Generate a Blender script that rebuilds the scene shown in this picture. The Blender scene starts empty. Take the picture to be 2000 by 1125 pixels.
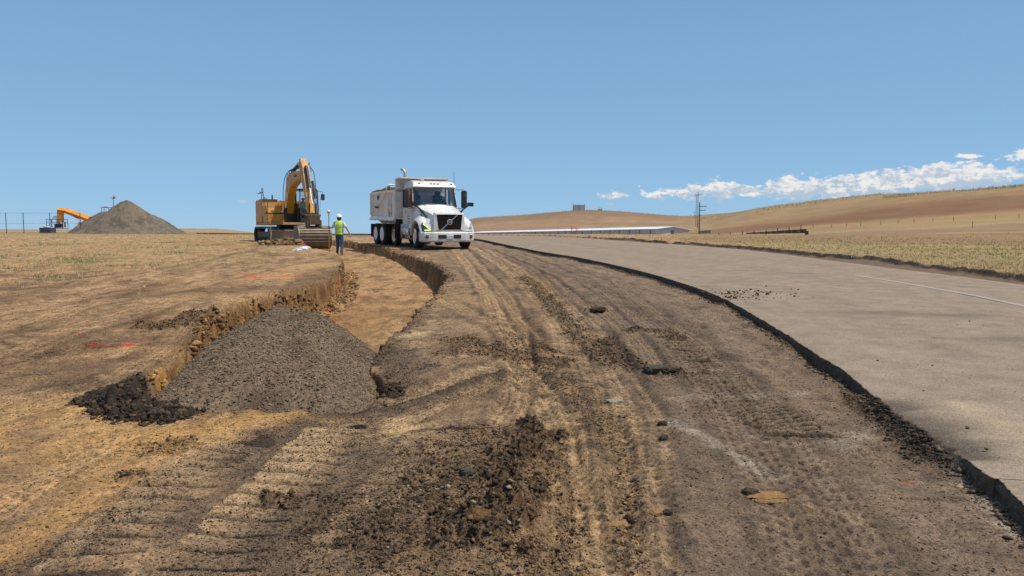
import bpy, bmesh, math, random
import numpy as np
from mathutils import Vector, Matrix
R = math.radians
S = bpy.context.scene
COL = S.collection
# ------------------------------------------------------------------ camera
F = 1450.0; HOR = 448.0; CZ = 1.6
PITCH = math.atan((562.5-HOR)/F)
cd = bpy.data.cameras.new('camera'); cam = bpy.data.objects.new('camera', cd); COL.objects.link(cam)
cam.location = (0, 0, CZ); cam.rotation_euler = (math.pi/2-PITCH, 0, 0)
cd.sensor_width = 36; cd.lens = 36*F/2000; cd.clip_end = 8000; cd.clip_start = 0.05
S.camera = cam
# ------------------------------------------------------------------ world and sun
SUN_EL, SUN_AZ = R(62), R(106)            # azimuth clockwise from +Y
sdir = Vector((math.cos(SUN_EL)*math.sin(SUN_AZ), math.cos(SUN_EL)*math.cos(SUN_AZ), math.sin(SUN_EL)))
ld = bpy.data.lights.new('sun', 'SUN'); ld.energy = 4.4; ld.angle = R(0.53); ld.color = (1, .955, .88)
sun = bpy.data.objects.new('sun', ld); COL.objects.link(sun)
sun.rotation_euler = sdir.to_track_quat('Z', 'Y').to_euler()
W = bpy.data.worlds.new('World'); S.world = W; W.use_nodes = True
def build_world():
    nt = W.node_tree; N = nt.nodes; L = nt.links; N.clear()
    out = N.new('ShaderNodeOutputWorld'); bg = N.new('ShaderNodeBackground'); L.new(bg.outputs[0], out.inputs[0])
    STR = 0.125; bg.inputs[1].default_value = STR
    sky = N.new('ShaderNodeTexSky'); sky.sky_type = 'NISHITA'; sky.sun_disc = False
    sky.sun_elevation = SUN_EL; sky.sun_rotation = SUN_AZ; sky.air_density = 1.0; sky.dust_density = 0.0; sky.ozone_density = 3.0; sky.altitude = 2500
    tc = N.new('ShaderNodeTexCoord'); sx = N.new('ShaderNodeSeparateXYZ'); L.new(tc.outputs['Generated'], sx.inputs[0])
    def M(op, a, b=None, c=None):
        n = N.new('ShaderNodeMath'); n.operation = op
        for i, v in enumerate((a, b, c)):
            if v is None: continue
            if isinstance(v, (int, float)): n.inputs[i].default_value = v
            else: L.new(v, n.inputs[i])
        return n.outputs[0]
    az = M('MULTIPLY', M('ARCTAN2', sx.outputs[0], sx.outputs[1]), 180/math.pi)
    el = M('MULTIPLY', M('ARCSINE', sx.outputs[2]), 180/math.pi)
    # small tweak of the clear sky's colour
    hs = N.new('ShaderNodeHueSaturation'); hs.inputs['Saturation'].default_value = 0.93; hs.inputs['Value'].default_value = 1.0
    hs.inputs['Hue'].default_value = 0.497
    L.new(sky.outputs[0], hs.inputs['Color'])
    rp = N.new('ShaderNodeValToRGB'); L.new(M('MULTIPLY', el, 1/90.0), rp.inputs[0]); cr = rp.color_ramp
    for p_, c_ in zip((0, .045, .11, .25, .5), ((.27, .505, .76), (.225, .45, .735), (.145, .35, .67), (.064, .21, .50), (.055, .17, .42))):
        e_ = cr.elements[0] if p_ == 0 else cr.elements[1] if p_ == .5 else cr.elements.new(p_); e_.position = p_; e_.color = (*c_, 1)
    rs = N.new('ShaderNodeVectorMath'); rs.operation = 'SCALE'; L.new(rp.outputs[0], rs.inputs[0]); rs.inputs['Scale'].default_value = 1/STR
    sm = N.new('ShaderNodeMix'); sm.data_type = 'RGBA'; sm.inputs[0].default_value = .86; L.new(hs.outputs[0], sm.inputs[6]); L.new(rs.outputs[0], sm.inputs[7])
    t = M('MULTIPLY', az, 1/60.0)                        # 0..1 over 0..60 degrees
    def curve(pts, lo, hi):
        fc = N.new('ShaderNodeFloatCurve'); c = fc.mapping.curves[0]
        fc.mapping.use_clip = True
        P = [(a/60.0, (v-lo)/(hi-lo)) for a, v in pts]
        c.points[0].location = P[0]; c.points[1].location = P[-1]
        for p in P[1:-1]: c.points.new(*p)
        for p in c.points: p.handle_type = 'VECTOR'
        fc.mapping.update(); L.new(t, fc.inputs['Value'])
        return M('ADD', M('MULTIPLY', fc.outputs[0], hi-lo), lo)
    top = curve([(0, 2.0), (5.6, 2.2), (6.4, 2.75), (8.6, 3.0), (9.0, 2.45), (9.7, 3.05), (13.0, 3.25), (15.0, 3.85), (17.0, 3.6), (18.5, 3.25), (20.0, 4.05), (22.5, 3.8), (24.5, 4.0), (27.0, 4.25), (29.0, 4.6), (31.5, 4.5), (33.6, 3.9), (40, 4.4), (50, 5.2), (60, 4.2)], 1.0, 7.0)
    bot = curve([(0, 2.6), (5.6, 2.6), (6.4, 2.25), (8.6, 2.3), (9.0, 2.6), (9.8, 2.3), (13.0, 2.15), (20.0, 2.1), (24.0, 2.0), (28.0, 2.3), (31.0, 2.5), (34.0, 2.9), (40, 2.6), (60, 2.8)], 1.0, 7.0)
    mid = M('MULTIPLY', M('ADD', top, bot), .5); half = M('MULTIPLY', M('SUBTRACT', top, bot), .5)
    cv = N.new('ShaderNodeCombineXYZ'); L.new(M('MULTIPLY', az, .55), cv.inputs[0]); L.new(el, cv.inputs[1])
    def noise(scale, detail=8, rough=.6, off=0):
        n = N.new('ShaderNodeTexNoise'); n.inputs['Scale'].default_value = scale; n.inputs['Detail'].default_value = detail
        n.inputs['Roughness'].default_value = rough
        mp = N.new('ShaderNodeVectorMath'); mp.operation = 'ADD'; mp.inputs[1].default_value = (off, off*.7, off*1.3)
        L.new(cv.outputs[0], mp.inputs[0]); L.new(mp.outputs[0], n.inputs['Vector']); return n.outputs[0]
    n1 = noise(1.5, 10, .62, 3.1); n2 = noise(4.5, 8, .6, 9.0); n3 = noise(1.2, 5, .55, 21.0)
    env = M('DIVIDE', M('SUBTRACT', half, M('ABSOLUTE', M('SUBTRACT', el, mid))), .75)
    env = M('MINIMUM', env, .9)
    # flat-ish base: cut faster below
    dens = M('ADD', env, M('ADD', M('MULTIPLY', M('SUBTRACT', n1, .5), 3.3), M('MULTIPLY', M('SUBTRACT', n2, .5), 1.0)))
    gate = M('GREATER_THAN', half, 0.05)
    def blob(a0, e0, ra, re, k=1.0):
        d = M('SQRT', M('ADD', M('POWER', M('DIVIDE', M('SUBTRACT', az, a0), ra), 2), M('POWER', M('DIVIDE', M('SUBTRACT', el, e0), re), 2)))
        return M('ADD', M('SUBTRACT', k, d), M('ADD', M('MULTIPLY', M('SUBTRACT', n2, .5), 2.2), M('MULTIPLY', M('SUBTRACT', n1, .5), .8)))
    main = M('MULTIPLY', dens, gate)
    for b in (blob(7.6, 2.55, 1.5, .30, .95), blob(-19.8, 2.02, .45, .13), blob(7.7, 1.93, .6, .1), blob(31.2, 4.75, 1.0, .2), blob(36, 4.7, 2.9, .6, 1.1)):
        main = M('MAXIMUM', main, b)
    mr = N.new('ShaderNodeMapRange'); mr.interpolation_type = 'SMOOTHSTEP'; L.new(main, mr.inputs[0])
    mr.inputs[1].default_value = .1; mr.inputs[2].default_value = .6
    # cloud colour: white, blue-grey in the thick low parts
    rel = M('DIVIDE', M('SUBTRACT', el, bot), M('MAXIMUM', M('SUBTRACT', top, bot), .3))
    g = M('ADD', M('MULTIPLY', rel, .8), M('MULTIPLY', M('SUBTRACT', n3, .5), 3.2))
    g2 = M('ADD', g, M('MULTIPLY', M('SUBTRACT', n2, .5), 2.6))
    m2 = N.new('ShaderNodeMapRange'); m2.interpolation_type = 'SMOOTHSTEP'; L.new(g2, m2.inputs[0]); m2.inputs[1].default_value = 0; m2.inputs[2].default_value = .9
    cc = N.new('ShaderNodeMix'); cc.data_type = 'RGBA'; L.new(m2.outputs[0], cc.inputs[0])
    cc.inputs[6].default_value = (.46/STR, .56/STR, .68/STR, 1); cc.inputs[7].default_value = (.86/STR, .84/STR, .82/STR, 1)
    mx = N.new('ShaderNodeMix'); mx.data_type = 'RGBA'; L.new(mr.outputs[0], mx.inputs[0])
    L.new(sm.outputs[2], mx.inputs[6]); L.new(cc.outputs[2], mx.inputs[7])
    L.new(mx.outputs[2], bg.inputs[0])
build_world()
vs = S.view_settings; vs.view_transform = 'Standard'; vs.look = 'None'; vs.exposure = 0.0; vs.gamma = 1.0; vs.use_curve_mapping = False
rng = np.random.default_rng(7); random.seed(7)

# ------------------------------------------------------------------ helpers: colours, materials
KILL = 1.45
def lin(c): c = c/255.0; return c/12.92 if c <= .04045 else ((c+.055)/1.055)**2.4
def ap(r, g, b):                      # photographed colour of a sunlit surface -> base colour
    return tuple(min(.86, lin(v)/KILL) for v in (r, g, b))
def rgb(r, g, b): return (lin(r), lin(g), lin(b))
def mat(name, col, rough=.6, metal=0., var=.12, scale=6., dirt=None, dirt_amt=0., bump=0., bscale=60., spec=.4, emit=0, dscale=2.5, coat=0.):
    m = bpy.data.materials.new(name); m.use_nodes = True
    nt = m.node_tree; N = nt.nodes; L = nt.links; b = N['Principled BSDF']
    b.inputs['Roughness'].default_value = rough; b.inputs['Metallic'].default_value = metal
    b.inputs['Specular IOR Level'].default_value = spec
    if coat: b.inputs['Coat Weight'].default_value = coat; b.inputs['Coat Roughness'].default_value = .15
    tc = N.new('ShaderNodeTexCoord')
    n = N.new('ShaderNodeTexNoise'); n.inputs['Scale'].default_value = scale; n.inputs['Detail'].default_value = 6; L.new(tc.outputs['Object'], n.inputs['Vector'])
    mr = N.new('ShaderNodeMapRange'); mr.inputs[1].default_value = .3; mr.inputs[2].default_value = .7
    mr.inputs[3].default_value = 1-var; mr.inputs[4].default_value = 1+var; L.new(n.outputs[0], mr.inputs[0])
    mul = N.new('ShaderNodeVectorMath'); mul.operation = 'MULTIPLY'; mul.inputs[0].default_value = col[:3]; L.new(mr.outputs[0], mul.inputs[1])
    src = mul.outputs[0]
    if dirt:
        n2 = N.new('ShaderNodeTexNoise'); n2.inputs['Scale'].default_value = dscale; n2.inputs['Detail'].default_value = 9; n2.inputs['Roughness'].default_value = .65
        L.new(tc.outputs['Object'], n2.inputs['Vector'])
        m2 = N.new('ShaderNodeMapRange'); m2.inputs[1].default_value = .62-dirt_amt*.35; m2.inputs[2].default_value = .72; L.new(n2.outputs[0], m2.inputs[0])
        mx = N.new('ShaderNodeMix'); mx.data_type = 'RGBA'; L.new(m2.outputs[0], mx.inputs[0]); L.new(src, mx.inputs[6]); mx.inputs[7].default_value = (*dirt, 1)
        src = mx.outputs[2]
    L.new(src, b.inputs['Base Color'])
    if bump:
        n3 = N.new('ShaderNodeTexNoise'); n3.inputs['Scale'].default_value = bscale; n3.inputs['Detail'].default_value = 5; L.new(tc.outputs['Object'], n3.inputs['Vector'])
        bp = N.new('ShaderNodeBump'); bp.inputs['Strength'].default_value = bump; bp.inputs['Distance'].default_value = .01; L.new(n3.outputs[0], bp.inputs['Height']); L.new(bp.outputs[0], b.inputs['Normal'])
    if emit:
        b.inputs['Emission Color'].default_value = (*col[:3], 1); b.inputs['Emission Strength'].default_value = emit
    return m
def attr_mat(name, attr='tint', bump=.5, scales=(14, 60, 220), var=.22, rough=.95, dist=.012, speck=None, crisp=None):
    """base colour comes from a colour attribute (what the soil is there); noise gives the grain"""
    m = bpy.data.materials.new(name); m.use_nodes = True
    nt = m.node_tree; N = nt.nodes; L = nt.links; b = N['Principled BSDF']
    b.inputs['Roughness'].default_value = rough; b.inputs['Specular IOR Level'].default_value = .15
    a = N.new('ShaderNodeAttribute'); a.attribute_name = attr
    geo = N.new('ShaderNodeNewGeometry')
    def noise(s, d=4, r=.6):
        n = N.new('ShaderNodeTexNoise'); n.inputs['Scale'].default_value = s; n.inputs['Detail'].default_value = d; n.inputs['Roughness'].default_value = r
        L.new(geo.outputs['Position'], n.inputs['Vector']); return n
    src = a.outputs['Color']
    for s, v in zip(scales, (var*.7, var, var*1.3)):
        n = noise(s)
        mr = N.new('ShaderNodeMapRange'); mr.inputs[1].default_value = .3; mr.inputs[2].default_value = .7; mr.inputs[3].default_value = 1-v; mr.inputs[4].default_value = 1+v
        L.new(n.outputs[0], mr.inputs[0])
        mul = N.new('ShaderNodeVectorMath'); mul.operation = 'MULTIPLY'; L.new(src, mul.inputs[0]); L.new(mr.outputs[0], mul.inputs[1]); src = mul.outputs[0]
    for (sc, lo, hi, mulv, dt) in (crisp or []):
        n = noise(sc, dt, .55); mr = N.new('ShaderNodeMapRange'); mr.inputs[1].default_value = lo; mr.inputs[2].default_value = hi; mr.inputs[3].default_value = 1; mr.inputs[4].default_value = mulv
        L.new(n.outputs[0], mr.inputs[0]); mul = N.new('ShaderNodeVectorMath'); mul.operation = 'MULTIPLY'; L.new(src, mul.inputs[0]); L.new(mr.outputs[0], mul.inputs[1]); src = mul.outputs[0]
    if speck:
        for (sc, thr, colr, amt) in speck:
            v = N.new('ShaderNodeTexVoronoi'); v.inputs['Scale'].default_value = sc; L.new(geo.outputs['Position'], v.inputs['Vector'])
            sep = N.new('ShaderNodeSeparateColor'); L.new(v.outputs['Color'], sep.inputs[0])
            gt = N.new('ShaderNodeMath'); gt.operation = 'GREATER_THAN'; L.new(sep.outputs[0], gt.inputs[0]); gt.inputs[1].default_value = thr
            lt = N.new('ShaderNodeMath'); lt.operation = 'LESS_THAN'; L.new(v.outputs['Distance'], lt.inputs[0]); lt.inputs[1].default_value = .42
            mm = N.new('ShaderNodeMath'); mm.operation = 'MULTIPLY'; L.new(gt.outputs[0], mm.inputs[0]); L.new(lt.outputs[0], mm.inputs[1])
            m3 = N.new('ShaderNodeMath'); m3.operation = 'MULTIPLY'; L.new(mm.outputs[0], m3.inputs[0]); m3.inputs[1].default_value = amt
            mx = N.new('ShaderNodeMix'); mx.data_type = 'RGBA'; L.new(m3.outputs[0], mx.inputs[0]); L.new(src, mx.inputs[6]); mx.inputs[7].default_value = (*colr, 1); src = mx.outputs[2]
    L.new(src, b.inputs['Base Color'])
    if bump:
        n1 = noise(45, 6, .7); n2 = noise(200, 3, .6)
        ad = N.new('ShaderNodeMath'); ad.operation = 'MULTIPLY_ADD'; L.new(n2.outputs[0], ad.inputs[0]); ad.inputs[1].default_value = .4; L.new(n1.outputs[0], ad.inputs[2])
        bp = N.new('ShaderNodeBump'); bp.inputs['Strength'].default_value = bump; bp.inputs['Distance'].default_value = dist
        L.new(ad.outputs[0], bp.inputs['Height']); L.new(bp.outputs[0], b.inputs['Normal'])
    return m

# ------------------------------------------------------------------ helpers: objects
def tag(o, label=None, cat=None, group=None, kind=None):
    if label: o['label'] = label
    if cat: o['category'] = cat
    if group: o['group'] = group
    if kind: o['kind'] = kind
    return o
def empty(name, loc=(0, 0, 0), rz=0., label=None, cat=None, group=None):
    o = bpy.data.objects.new(name, None); o.empty_display_size = .3; COL.objects.link(o)
    o.location = loc; o.rotation_euler = (0, 0, rz); return tag(o, label, cat, group)
def np_mesh(name, V, Fc, mat_, colors=None, smooth=False, parent=None):
    """V (n,3), Fc (m,k) int array"""
    me = bpy.data.meshes.new(name); V = np.asarray(V, np.float32); Fc = np.asarray(Fc, np.int32); k = Fc.shape[1]
    me.vertices.add(len(V)); me.vertices.foreach_set('co', V.ravel())
    me.loops.add(Fc.size); me.loops.foreach_set('vertex_index', Fc.ravel())
    me.polygons.add(len(Fc)); me.polygons.foreach_set('loop_start', np.arange(0, Fc.size, k, dtype=np.int32))
    me.polygons.foreach_set('loop_total', np.full(len(Fc), k, np.int32))
    if smooth: me.polygons.foreach_set('use_smooth', np.ones(len(Fc), bool))
    me.update(calc_edges=True)
    if colors is not None:
        ca = me.color_attributes.new('tint', 'FLOAT_COLOR', 'POINT')
        C4 = np.ones((len(V), 4), np.float32); C4[:, :3] = np.clip(colors, 0.004, 1); ca.data.foreach_set('color', C4.ravel())
    me.materials.append(mat_); o = bpy.data.objects.new(name, me); COL.objects.link(o)
    if parent: o.parent = parent
    return o
class MB:
    def __init__(s): s.v = []; s.f = []; s.m = []
    def add(s, vs, fs, mi=0):
        o = len(s.v); s.v += [tuple(p) for p in vs]; s.f += [tuple(i+o for i in f) for f in fs]; s.m += [mi]*len(fs); return s
    def box(s, c, d, rot=None, mi=0, taper=None):
        hx, hy, hz = d[0]/2, d[1]/2, d[2]/2
        P = [Vector((sx*hx, sy*hy, sz*hz)) for sz in (-1, 1) for sy in (-1, 1) for sx in (-1, 1)]
        if taper:
            for p in P:
                if p.z > 0: p.x *= taper[0]; p.y *= taper[1]
        if rot is not None:
            q = rot if not isinstance(rot, tuple) else Matrix.Rotation(rot[2], 3, 'Z') @ Matrix.Rotation(rot[1], 3, 'Y') @ Matrix.Rotation(rot[0], 3, 'X')
            P = [q @ p for p in P]
        P = [p+Vector(c) for p in P]
        return s.add(P, [(0, 2, 3, 1), (4, 5, 7, 6), (0, 1, 5, 4), (2, 6, 7, 3), (0, 4, 6, 2), (1, 3, 7, 5)], mi)
    def tube(s, pts, r, n=8, mi=0, caps=True):
        pts = [Vector(p) for p in pts]; rr = r if isinstance(r, (list, tuple)) else [r]*len(pts)
        V = []; prev = None
        for i, p in enumerate(pts):
            t = (pts[min(i+1, len(pts)-1)]-pts[max(i-1, 0)]).normalized()
            if prev is None: a = t.cross(Vector((0, 0, 1)) if abs(t.z) < .9 else Vector((1, 0, 0))).normalized()
            else: a = (prev-t*prev.dot(t)).normalized()
            b = t.cross(a); prev = a
            for k in range(n): an = 2*math.pi*k/n; V.append(p+(a*math.cos(an)+b*math.sin(an))*rr[i])
        Fc = []
        for i in range(len(pts)-1):
            for k in range(n): k2 = (k+1) % n; Fc.append((i*n+k, i*n+k2, (i+1)*n+k2, (i+1)*n+k))
        if caps: Fc.append(tuple(reversed(range(n)))); Fc.append(tuple(range((len(pts)-1)*n, len(pts)*n)))
        return s.add(V, Fc, mi)
    def prism(s, prof, a0, a1, axis='y', mi=0):
        """profile in the two other axes (in x,y,z order), extruded along axis"""
        n = len(prof)
        def P(p, a): return (a, p[0], p[1]) if axis == 'x' else (p[0], a, p[1]) if axis == 'y' else (p[0], p[1], a)
        V = [P(p, a0) for p in prof]+[P(p, a1) for p in prof]
        Fc = [tuple(range(n)), tuple(reversed(range(n, 2*n)))]+[(i, i+n, (i+1) % n+n, (i+1) % n) for i in range(n)]
        return s.add(V, Fc, mi)
    def loft(s, secs, mi=0, closed=True, caps=True):
        n = len(secs[0]); V = [p for q in secs for p in q]; Fc = []
        for i in range(len(secs)-1):
            for k in range(n if closed else n-1): k2 = (k+1) % n; Fc.append((i*n+k, i*n+k2, (i+1)*n+k2, (i+1)*n+k))
        if caps and closed: Fc.append(tuple(reversed(range(n)))); Fc.append(tuple(range((len(secs)-1)*n, len(secs)*n)))
        return s.add(V, Fc, mi)
    def quad(s, a, b, c, d, mi=0): return s.add([a, b, c, d], [(0, 1, 2, 3)], mi)
    def lathe(s, prof, c, axis='y', n=24, mi=0):
        """prof list of (radius, along)"""
        V = []
        for r, a in prof:
            for k in range(n):
                an = 2*math.pi*k/n; u, w = r*math.cos(an), r*math.sin(an)
                V.append((c[0]+u, c[1]+a, c[2]+w) if axis == 'y' else (c[0]+u, c[1]+w, c[2]+a) if axis == 'z' else (c[0]+a, c[1]+u, c[2]+w))
        Fc = [(i*n+k, i*n+(k+1) % n, (i+1)*n+(k+1) % n, (i+1)*n+k) for i in range(len(prof)-1) for k in range(n)]
        Fc.append(tuple(reversed(range(n)))); Fc.append(tuple(range((len(prof)-1)*n, len(prof)*n)))
        return s.add(V, Fc, mi)
    def build(s, name, mats, parent=None, bevel=0., smooth=False, label=None):
        me = bpy.data.meshes.new(name); me.from_pydata(s.v, [], s.f)
        for m in (mats if isinstance(mats, (list, tuple)) else [mats]): me.materials.append(m)
        me.polygons.foreach_set('material_index', s.m)
        bm = bmesh.new(); bm.from_mesh(me); bmesh.ops.recalc_face_normals(bm, faces=bm.faces)
        if bevel:
            bmesh.ops.remove_doubles(bm, verts=bm.verts, dist=1e-5)
            es = [e for e in bm.edges if len(e.link_faces) == 2 and e.calc_face_angle(0) > .5]
            bmesh.ops.bevel(bm, geom=es, offset=bevel, segments=2, affect='EDGES', clamp_overlap=True)
        if smooth:
            for f in bm.faces: f.smooth = True
            for e in bm.edges:
                if len(e.link_faces) == 2 and e.calc_face_angle(0) > .7: e.smooth = False
        bm.to_mesh(me); bm.free(); me.update()
        o = bpy.data.objects.new(name, me); COL.objects.link(o)
        if parent: o.parent = parent
        if label: o['label'] = label
        return o
def build_each(mb, name, mats, parent, bevel=0., smooth=False):
    # every loose piece of mb becomes an object of its own
    n = len(mb.v); lab = list(range(n))
    def fd(i):
        while lab[i] != i: lab[i] = lab[lab[i]]; i = lab[i]
        return i
    for f in mb.f:
        for k in f[1:]: lab[fd(k)] = fd(f[0])
    gr = {}
    for f, m in zip(mb.f, mb.m): gr.setdefault(fd(f[0]), []).append((f, m))
    for fs in gr.values():
        q = MB(); mp = {}
        for f, m in fs:
            for k in f:
                if k not in mp: mp[k] = len(q.v); q.v.append(mb.v[k])
            q.f.append(tuple(mp[k] for k in f)); q.m.append(m)
        q.build(name, mats, parent, bevel, smooth)
def kids(o): return [c for c in o.children]
def copy_tree(o, parent=None, loc=None, rz=None, label=None):
    ch = kids(o); c = o.copy(); COL.objects.link(c)
    if parent is not None: c.parent = parent
    if loc is not None: c.location = loc
    if rz is not None: c.rotation_euler = (0, 0, rz)
    if label: c['label'] = label
    for k in ch: copy_tree(k, c)
    return c
def text_part(name, txt, size, mat_, parent, mtx):
    cu = bpy.data.curves.new(name, 'FONT'); cu.body = txt; cu.size = size; cu.extrude = .002; cu.align_x = 'CENTER'; cu.align_y = 'CENTER'
    to = bpy.data.objects.new(name, cu); COL.objects.link(to); bpy.context.view_layer.update()
    me = bpy.data.meshes.new_from_object(to.evaluated_get(bpy.context.evaluated_depsgraph_get())); bpy.data.objects.remove(to)
    me.transform(mtx); me.materials.clear(); me.materials.append(mat_)
    o = bpy.data.objects.new(name, me); COL.objects.link(o); o.parent = parent; return o

# ------------------------------------------------------------------ noise
def _h(ix, iy, s):
    h = (ix.astype(np.int64)*374761393+iy.astype(np.int64)*668265263+s*1442695041) & 0xFFFFFFFF
    h = ((h ^ (h >> 13))*1274126177) & 0xFFFFFFFF
    h = ((h ^ (h >> 16))*2246822519) & 0xFFFFFFFF
    return ((h ^ (h >> 15)) & 0xFFFFFF)/float(0xFFFFFF)
def pn(x, y, s=0):
    x0 = np.floor(x); y0 = np.floor(y); fx = x-x0; fy = y-y0; ix = x0.astype(np.int64); iy = y0.astype(np.int64)
    u = fx*fx*fx*(fx*(fx*6-15)+10); v = fy*fy*fy*(fy*(fy*6-15)+10)
    def g(dx, dy):
        a = _h(ix+dx, iy+dy, s)*2*np.pi; return np.cos(a)*(fx-dx)+np.sin(a)*(fy-dy)
    return ((g(0, 0)*(1-u)+g(1, 0)*u)*(1-v)+(g(0, 1)*(1-u)+g(1, 1)*u)*v)*1.5     # about -1..1
def fbm(x, y, s=0, o=4, lac=2.03, g=.5):
    t = 0; a = 1.; n = 0
    for i in range(o): t = t+a*pn(x, y, s+i*17); n += a; a *= g; x = x*lac+3.7; y = y*lac-1.9
    return t/n*1.3
def clod(x, y, s=0, dens=.7, sharp=.5):
    """lumps: 0..1 height field, one rounded irregular lump per cell"""
    ix = np.floor(x).astype(np.int64); iy = np.floor(y).astype(np.int64); best = np.zeros_like(x)
    for dx in (-1, 0, 1):
        for dy in (-1, 0, 1):
            jx, jy = ix+dx, iy+dy
            cx = jx+.15+.7*_h(jx, jy, s+1); cy = jy+.15+.7*_h(jx, jy, s+2); rr = .22+.42*_h(jx, jy, s+3)**1.5
            an = _h(jx, jy, s+5)*3.14; ca, sa = np.cos(an), np.sin(an); ex = .6+.4*_h(jx, jy, s+6)
            ax = (x-cx); ay = (y-cy); u = ax*ca+ay*sa; v = (-ax*sa+ay*ca)/ex
            d2 = (u*u+v*v)/(rr*rr)
            hh = np.where(_h(jx, jy, s+4) < dens, rr*1.6*np.maximum(0, 1-d2)**sharp, 0)
            best = np.maximum(best, hh)
    return best
def ss(a, b, x): t = np.clip((x-a)/(b-a), 0, 1); return t*t*(3-2*t)

# ------------------------------------------------------------------ terrain model
def Gy(y): return 1.6*(1-np.exp(-np.maximum(y-1, 0)/40.0))
RK = np.array([60, 100, 160, 260, 400, 550, 750, 1100, 2500.])
TAB = {-900: [461, 455, 455, 457, 456, 451, 449, 447, 453], 0: [457, 453, 454, 457, 456, 453, 450, 447.5, 453],
 100: [457, 453.5, 454.5, 457, 456, 453, 450, 448, 453], 300: [457, 454, 455, 457.5, 457, 453, 449, 446.5, 453], 430: [456.5, 454.5, 456, 458, 457, 453, 449, 446, 453], 520: [456.3, 456, 457, 459, 459, 458, 457, 457, 459],
 700: [456.3, 457, 459, 460, 460, 460, 460, 460, 460], 850: [457, 459, 460, 462, 461, 456, 444, 450, 458], 925: [458, 460, 461, 462, 460, 446, 426, 440, 456],
 1025: [459, 460.5, 461, 462, 459.5, 440, 419, 436, 455], 1100: [460, 461, 461, 461.5, 459, 437, 411.5, 433, 455], 1150: [460, 461, 461, 461.5, 458.5, 436, 409, 432, 452],
 1225: [460, 461, 461, 461, 458, 437, 413, 430, 452], 1300: [460, 462, 461.5, 460.5, 455, 438, 420, 432, 452], 1350: [460, 462, 461, 458, 449, 435, 422, 432, 452],
 1380: [460, 462, 461, 456, 445, 431, 419, 430, 450], 1475: [461, 462, 458, 448, 430, 407, 412, 425, 450], 1600: [461, 460, 452, 434, 410, 390.5, 396, 420, 450],
 1720: [461, 456, 444, 421, 389, 378.5, 384, 415, 450], 1860: [461, 450, 435, 408, 373, 378, 384, 415, 450], 2000: [462, 446, 427, 398, 362, 366, 374, 410, 450],
 2400: [462, 438, 412, 380, 335, 345, 360, 400, 450], 4000: [462, 436, 405, 370, 325, 340, 350, 400, 450]}
_az = np.array([math.atan((u-1000)/F) for u in TAB]); _Z = []
for (u, row), a in zip(TAB.items(), _az):
    _Z.append([CZ+(HOR-v)*(r*math.cos(a))/F for r, v in zip(RK, row)])
_Z = np.array(_Z)
GA = np.linspace(-1.0, 1.2, 441); GR = np.linspace(math.log(60), math.log(2500), 160)
_g1 = np.array([np.interp(GA, _az, _Z[:, k]) for k in range(len(RK))]).T
_g2 = np.array([np.interp(GR, np.log(RK), row) for row in _g1])
def _blur(a, k, axis):
    ker = np.exp(-np.linspace(-2, 2, 2*k+1)**2); ker /= ker.sum()
    p = [(0, 0), (0, 0)]; p[axis] = (k, k); a = np.pad(a, p, mode='edge'); return np.apply_along_axis(lambda v: np.convolve(v, ker, 'valid'), axis, a)
_g2 = _blur(_blur(_g2, 5, 0), 3, 1)
def far_z(x, y):
    r = np.hypot(x, y); a = np.arctan2(x, y)
    fa = np.clip((a-GA[0])/(GA[1]-GA[0]), 0, len(GA)-1.001); fr = np.clip((np.log(np.maximum(r, 1))-GR[0])/(GR[1]-GR[0]), 0, len(GR)-1.001)
    ia = fa.astype(int); ir = fr.astype(int); u = fa-ia; v = fr-ir
    return (_g2[ia, ir]*(1-u)+_g2[ia+1, ir]*u)*(1-v)+(_g2[ia, ir+1]*(1-u)+_g2[ia+1, ir+1]*u)*v
def G(x, y):
    """finished level (top of the road)"""
    x = np.asarray(x, float); y = np.asarray(y, float); r = np.hypot(x, y); w = ss(46, 75, r)
    return Gy(y)*(1-w)+far_z(x, y)*w
def up(u, v, dz=0.):
    """point of the finished surface (+dz) that a photograph pixel shows; returns (x, y)"""
    dx = (u-1000)/F; dv = (562.5-v)/F
    d = Vector((dx, math.cos(PITCH)+dv*math.sin(PITCH), -math.sin(PITCH)+dv*math.cos(PITCH)))
    t0 = 1.; t = 1.
    while t < 900:
        if CZ+d.z*t < float(G(d.x*t, d.y*t))+dz: break
        t0 = t; t *= 1.02
    for _ in range(30):
        m = (t0+t)/2
        if CZ+d.z*m < float(G(d.x*m, d.y*m))+dz: t = m
        else: t0 = m
    return (d.x*t, d.y*t)
def ups(pts, dz=-.11): return np.array([up(u, v, dz) for u, v in pts])
def smooth_line(P, n=8):
    P = np.asarray(P); out = []
    for i in range(len(P)-1):
        p0 = P[max(i-1, 0)]; p1 = P[i]; p2 = P[i+1]; p3 = P[min(i+2, len(P)-1)]
        for k in range(n):
            t = k/n; out.append(.5*((2*p1)+(-p0+p2)*t+(2*p0-5*p1+4*p2-p3)*t*t+(-p0+3*p1-3*p2+p3)*t**3))
    out.append(P[-1]); return np.array(out)
def line_sd(x, y, P):
    """lateral signed distance, arc length along polyline P (nearest segment)"""
    best = np.full(x.shape, 1e9); sd = np.full(x.shape, 1e9); sa = np.zeros(x.shape); acc = 0.
    for a, b in zip(P[:-1], P[1:]):
        e = b-a; l = math.hypot(*e)
        if l < 1e-6: continue
        t = np.clip(((x-a[0])*e[0]+(y-a[1])*e[1])/(l*l), 0, 1)
        qx = x-(a[0]+e[0]*t); qy = y-(a[1]+e[1]*t); d = np.hypot(qx, qy)
        k = d < best; best = np.where(k, d, best)
        sg = np.where((e[0]*qy-e[1]*qx) > 0, 1., -1.); sd = np.where(k, d*sg, sd); sa = np.where(k, acc+t*l, sa); acc += l
    return sd, sa, acc
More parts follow.
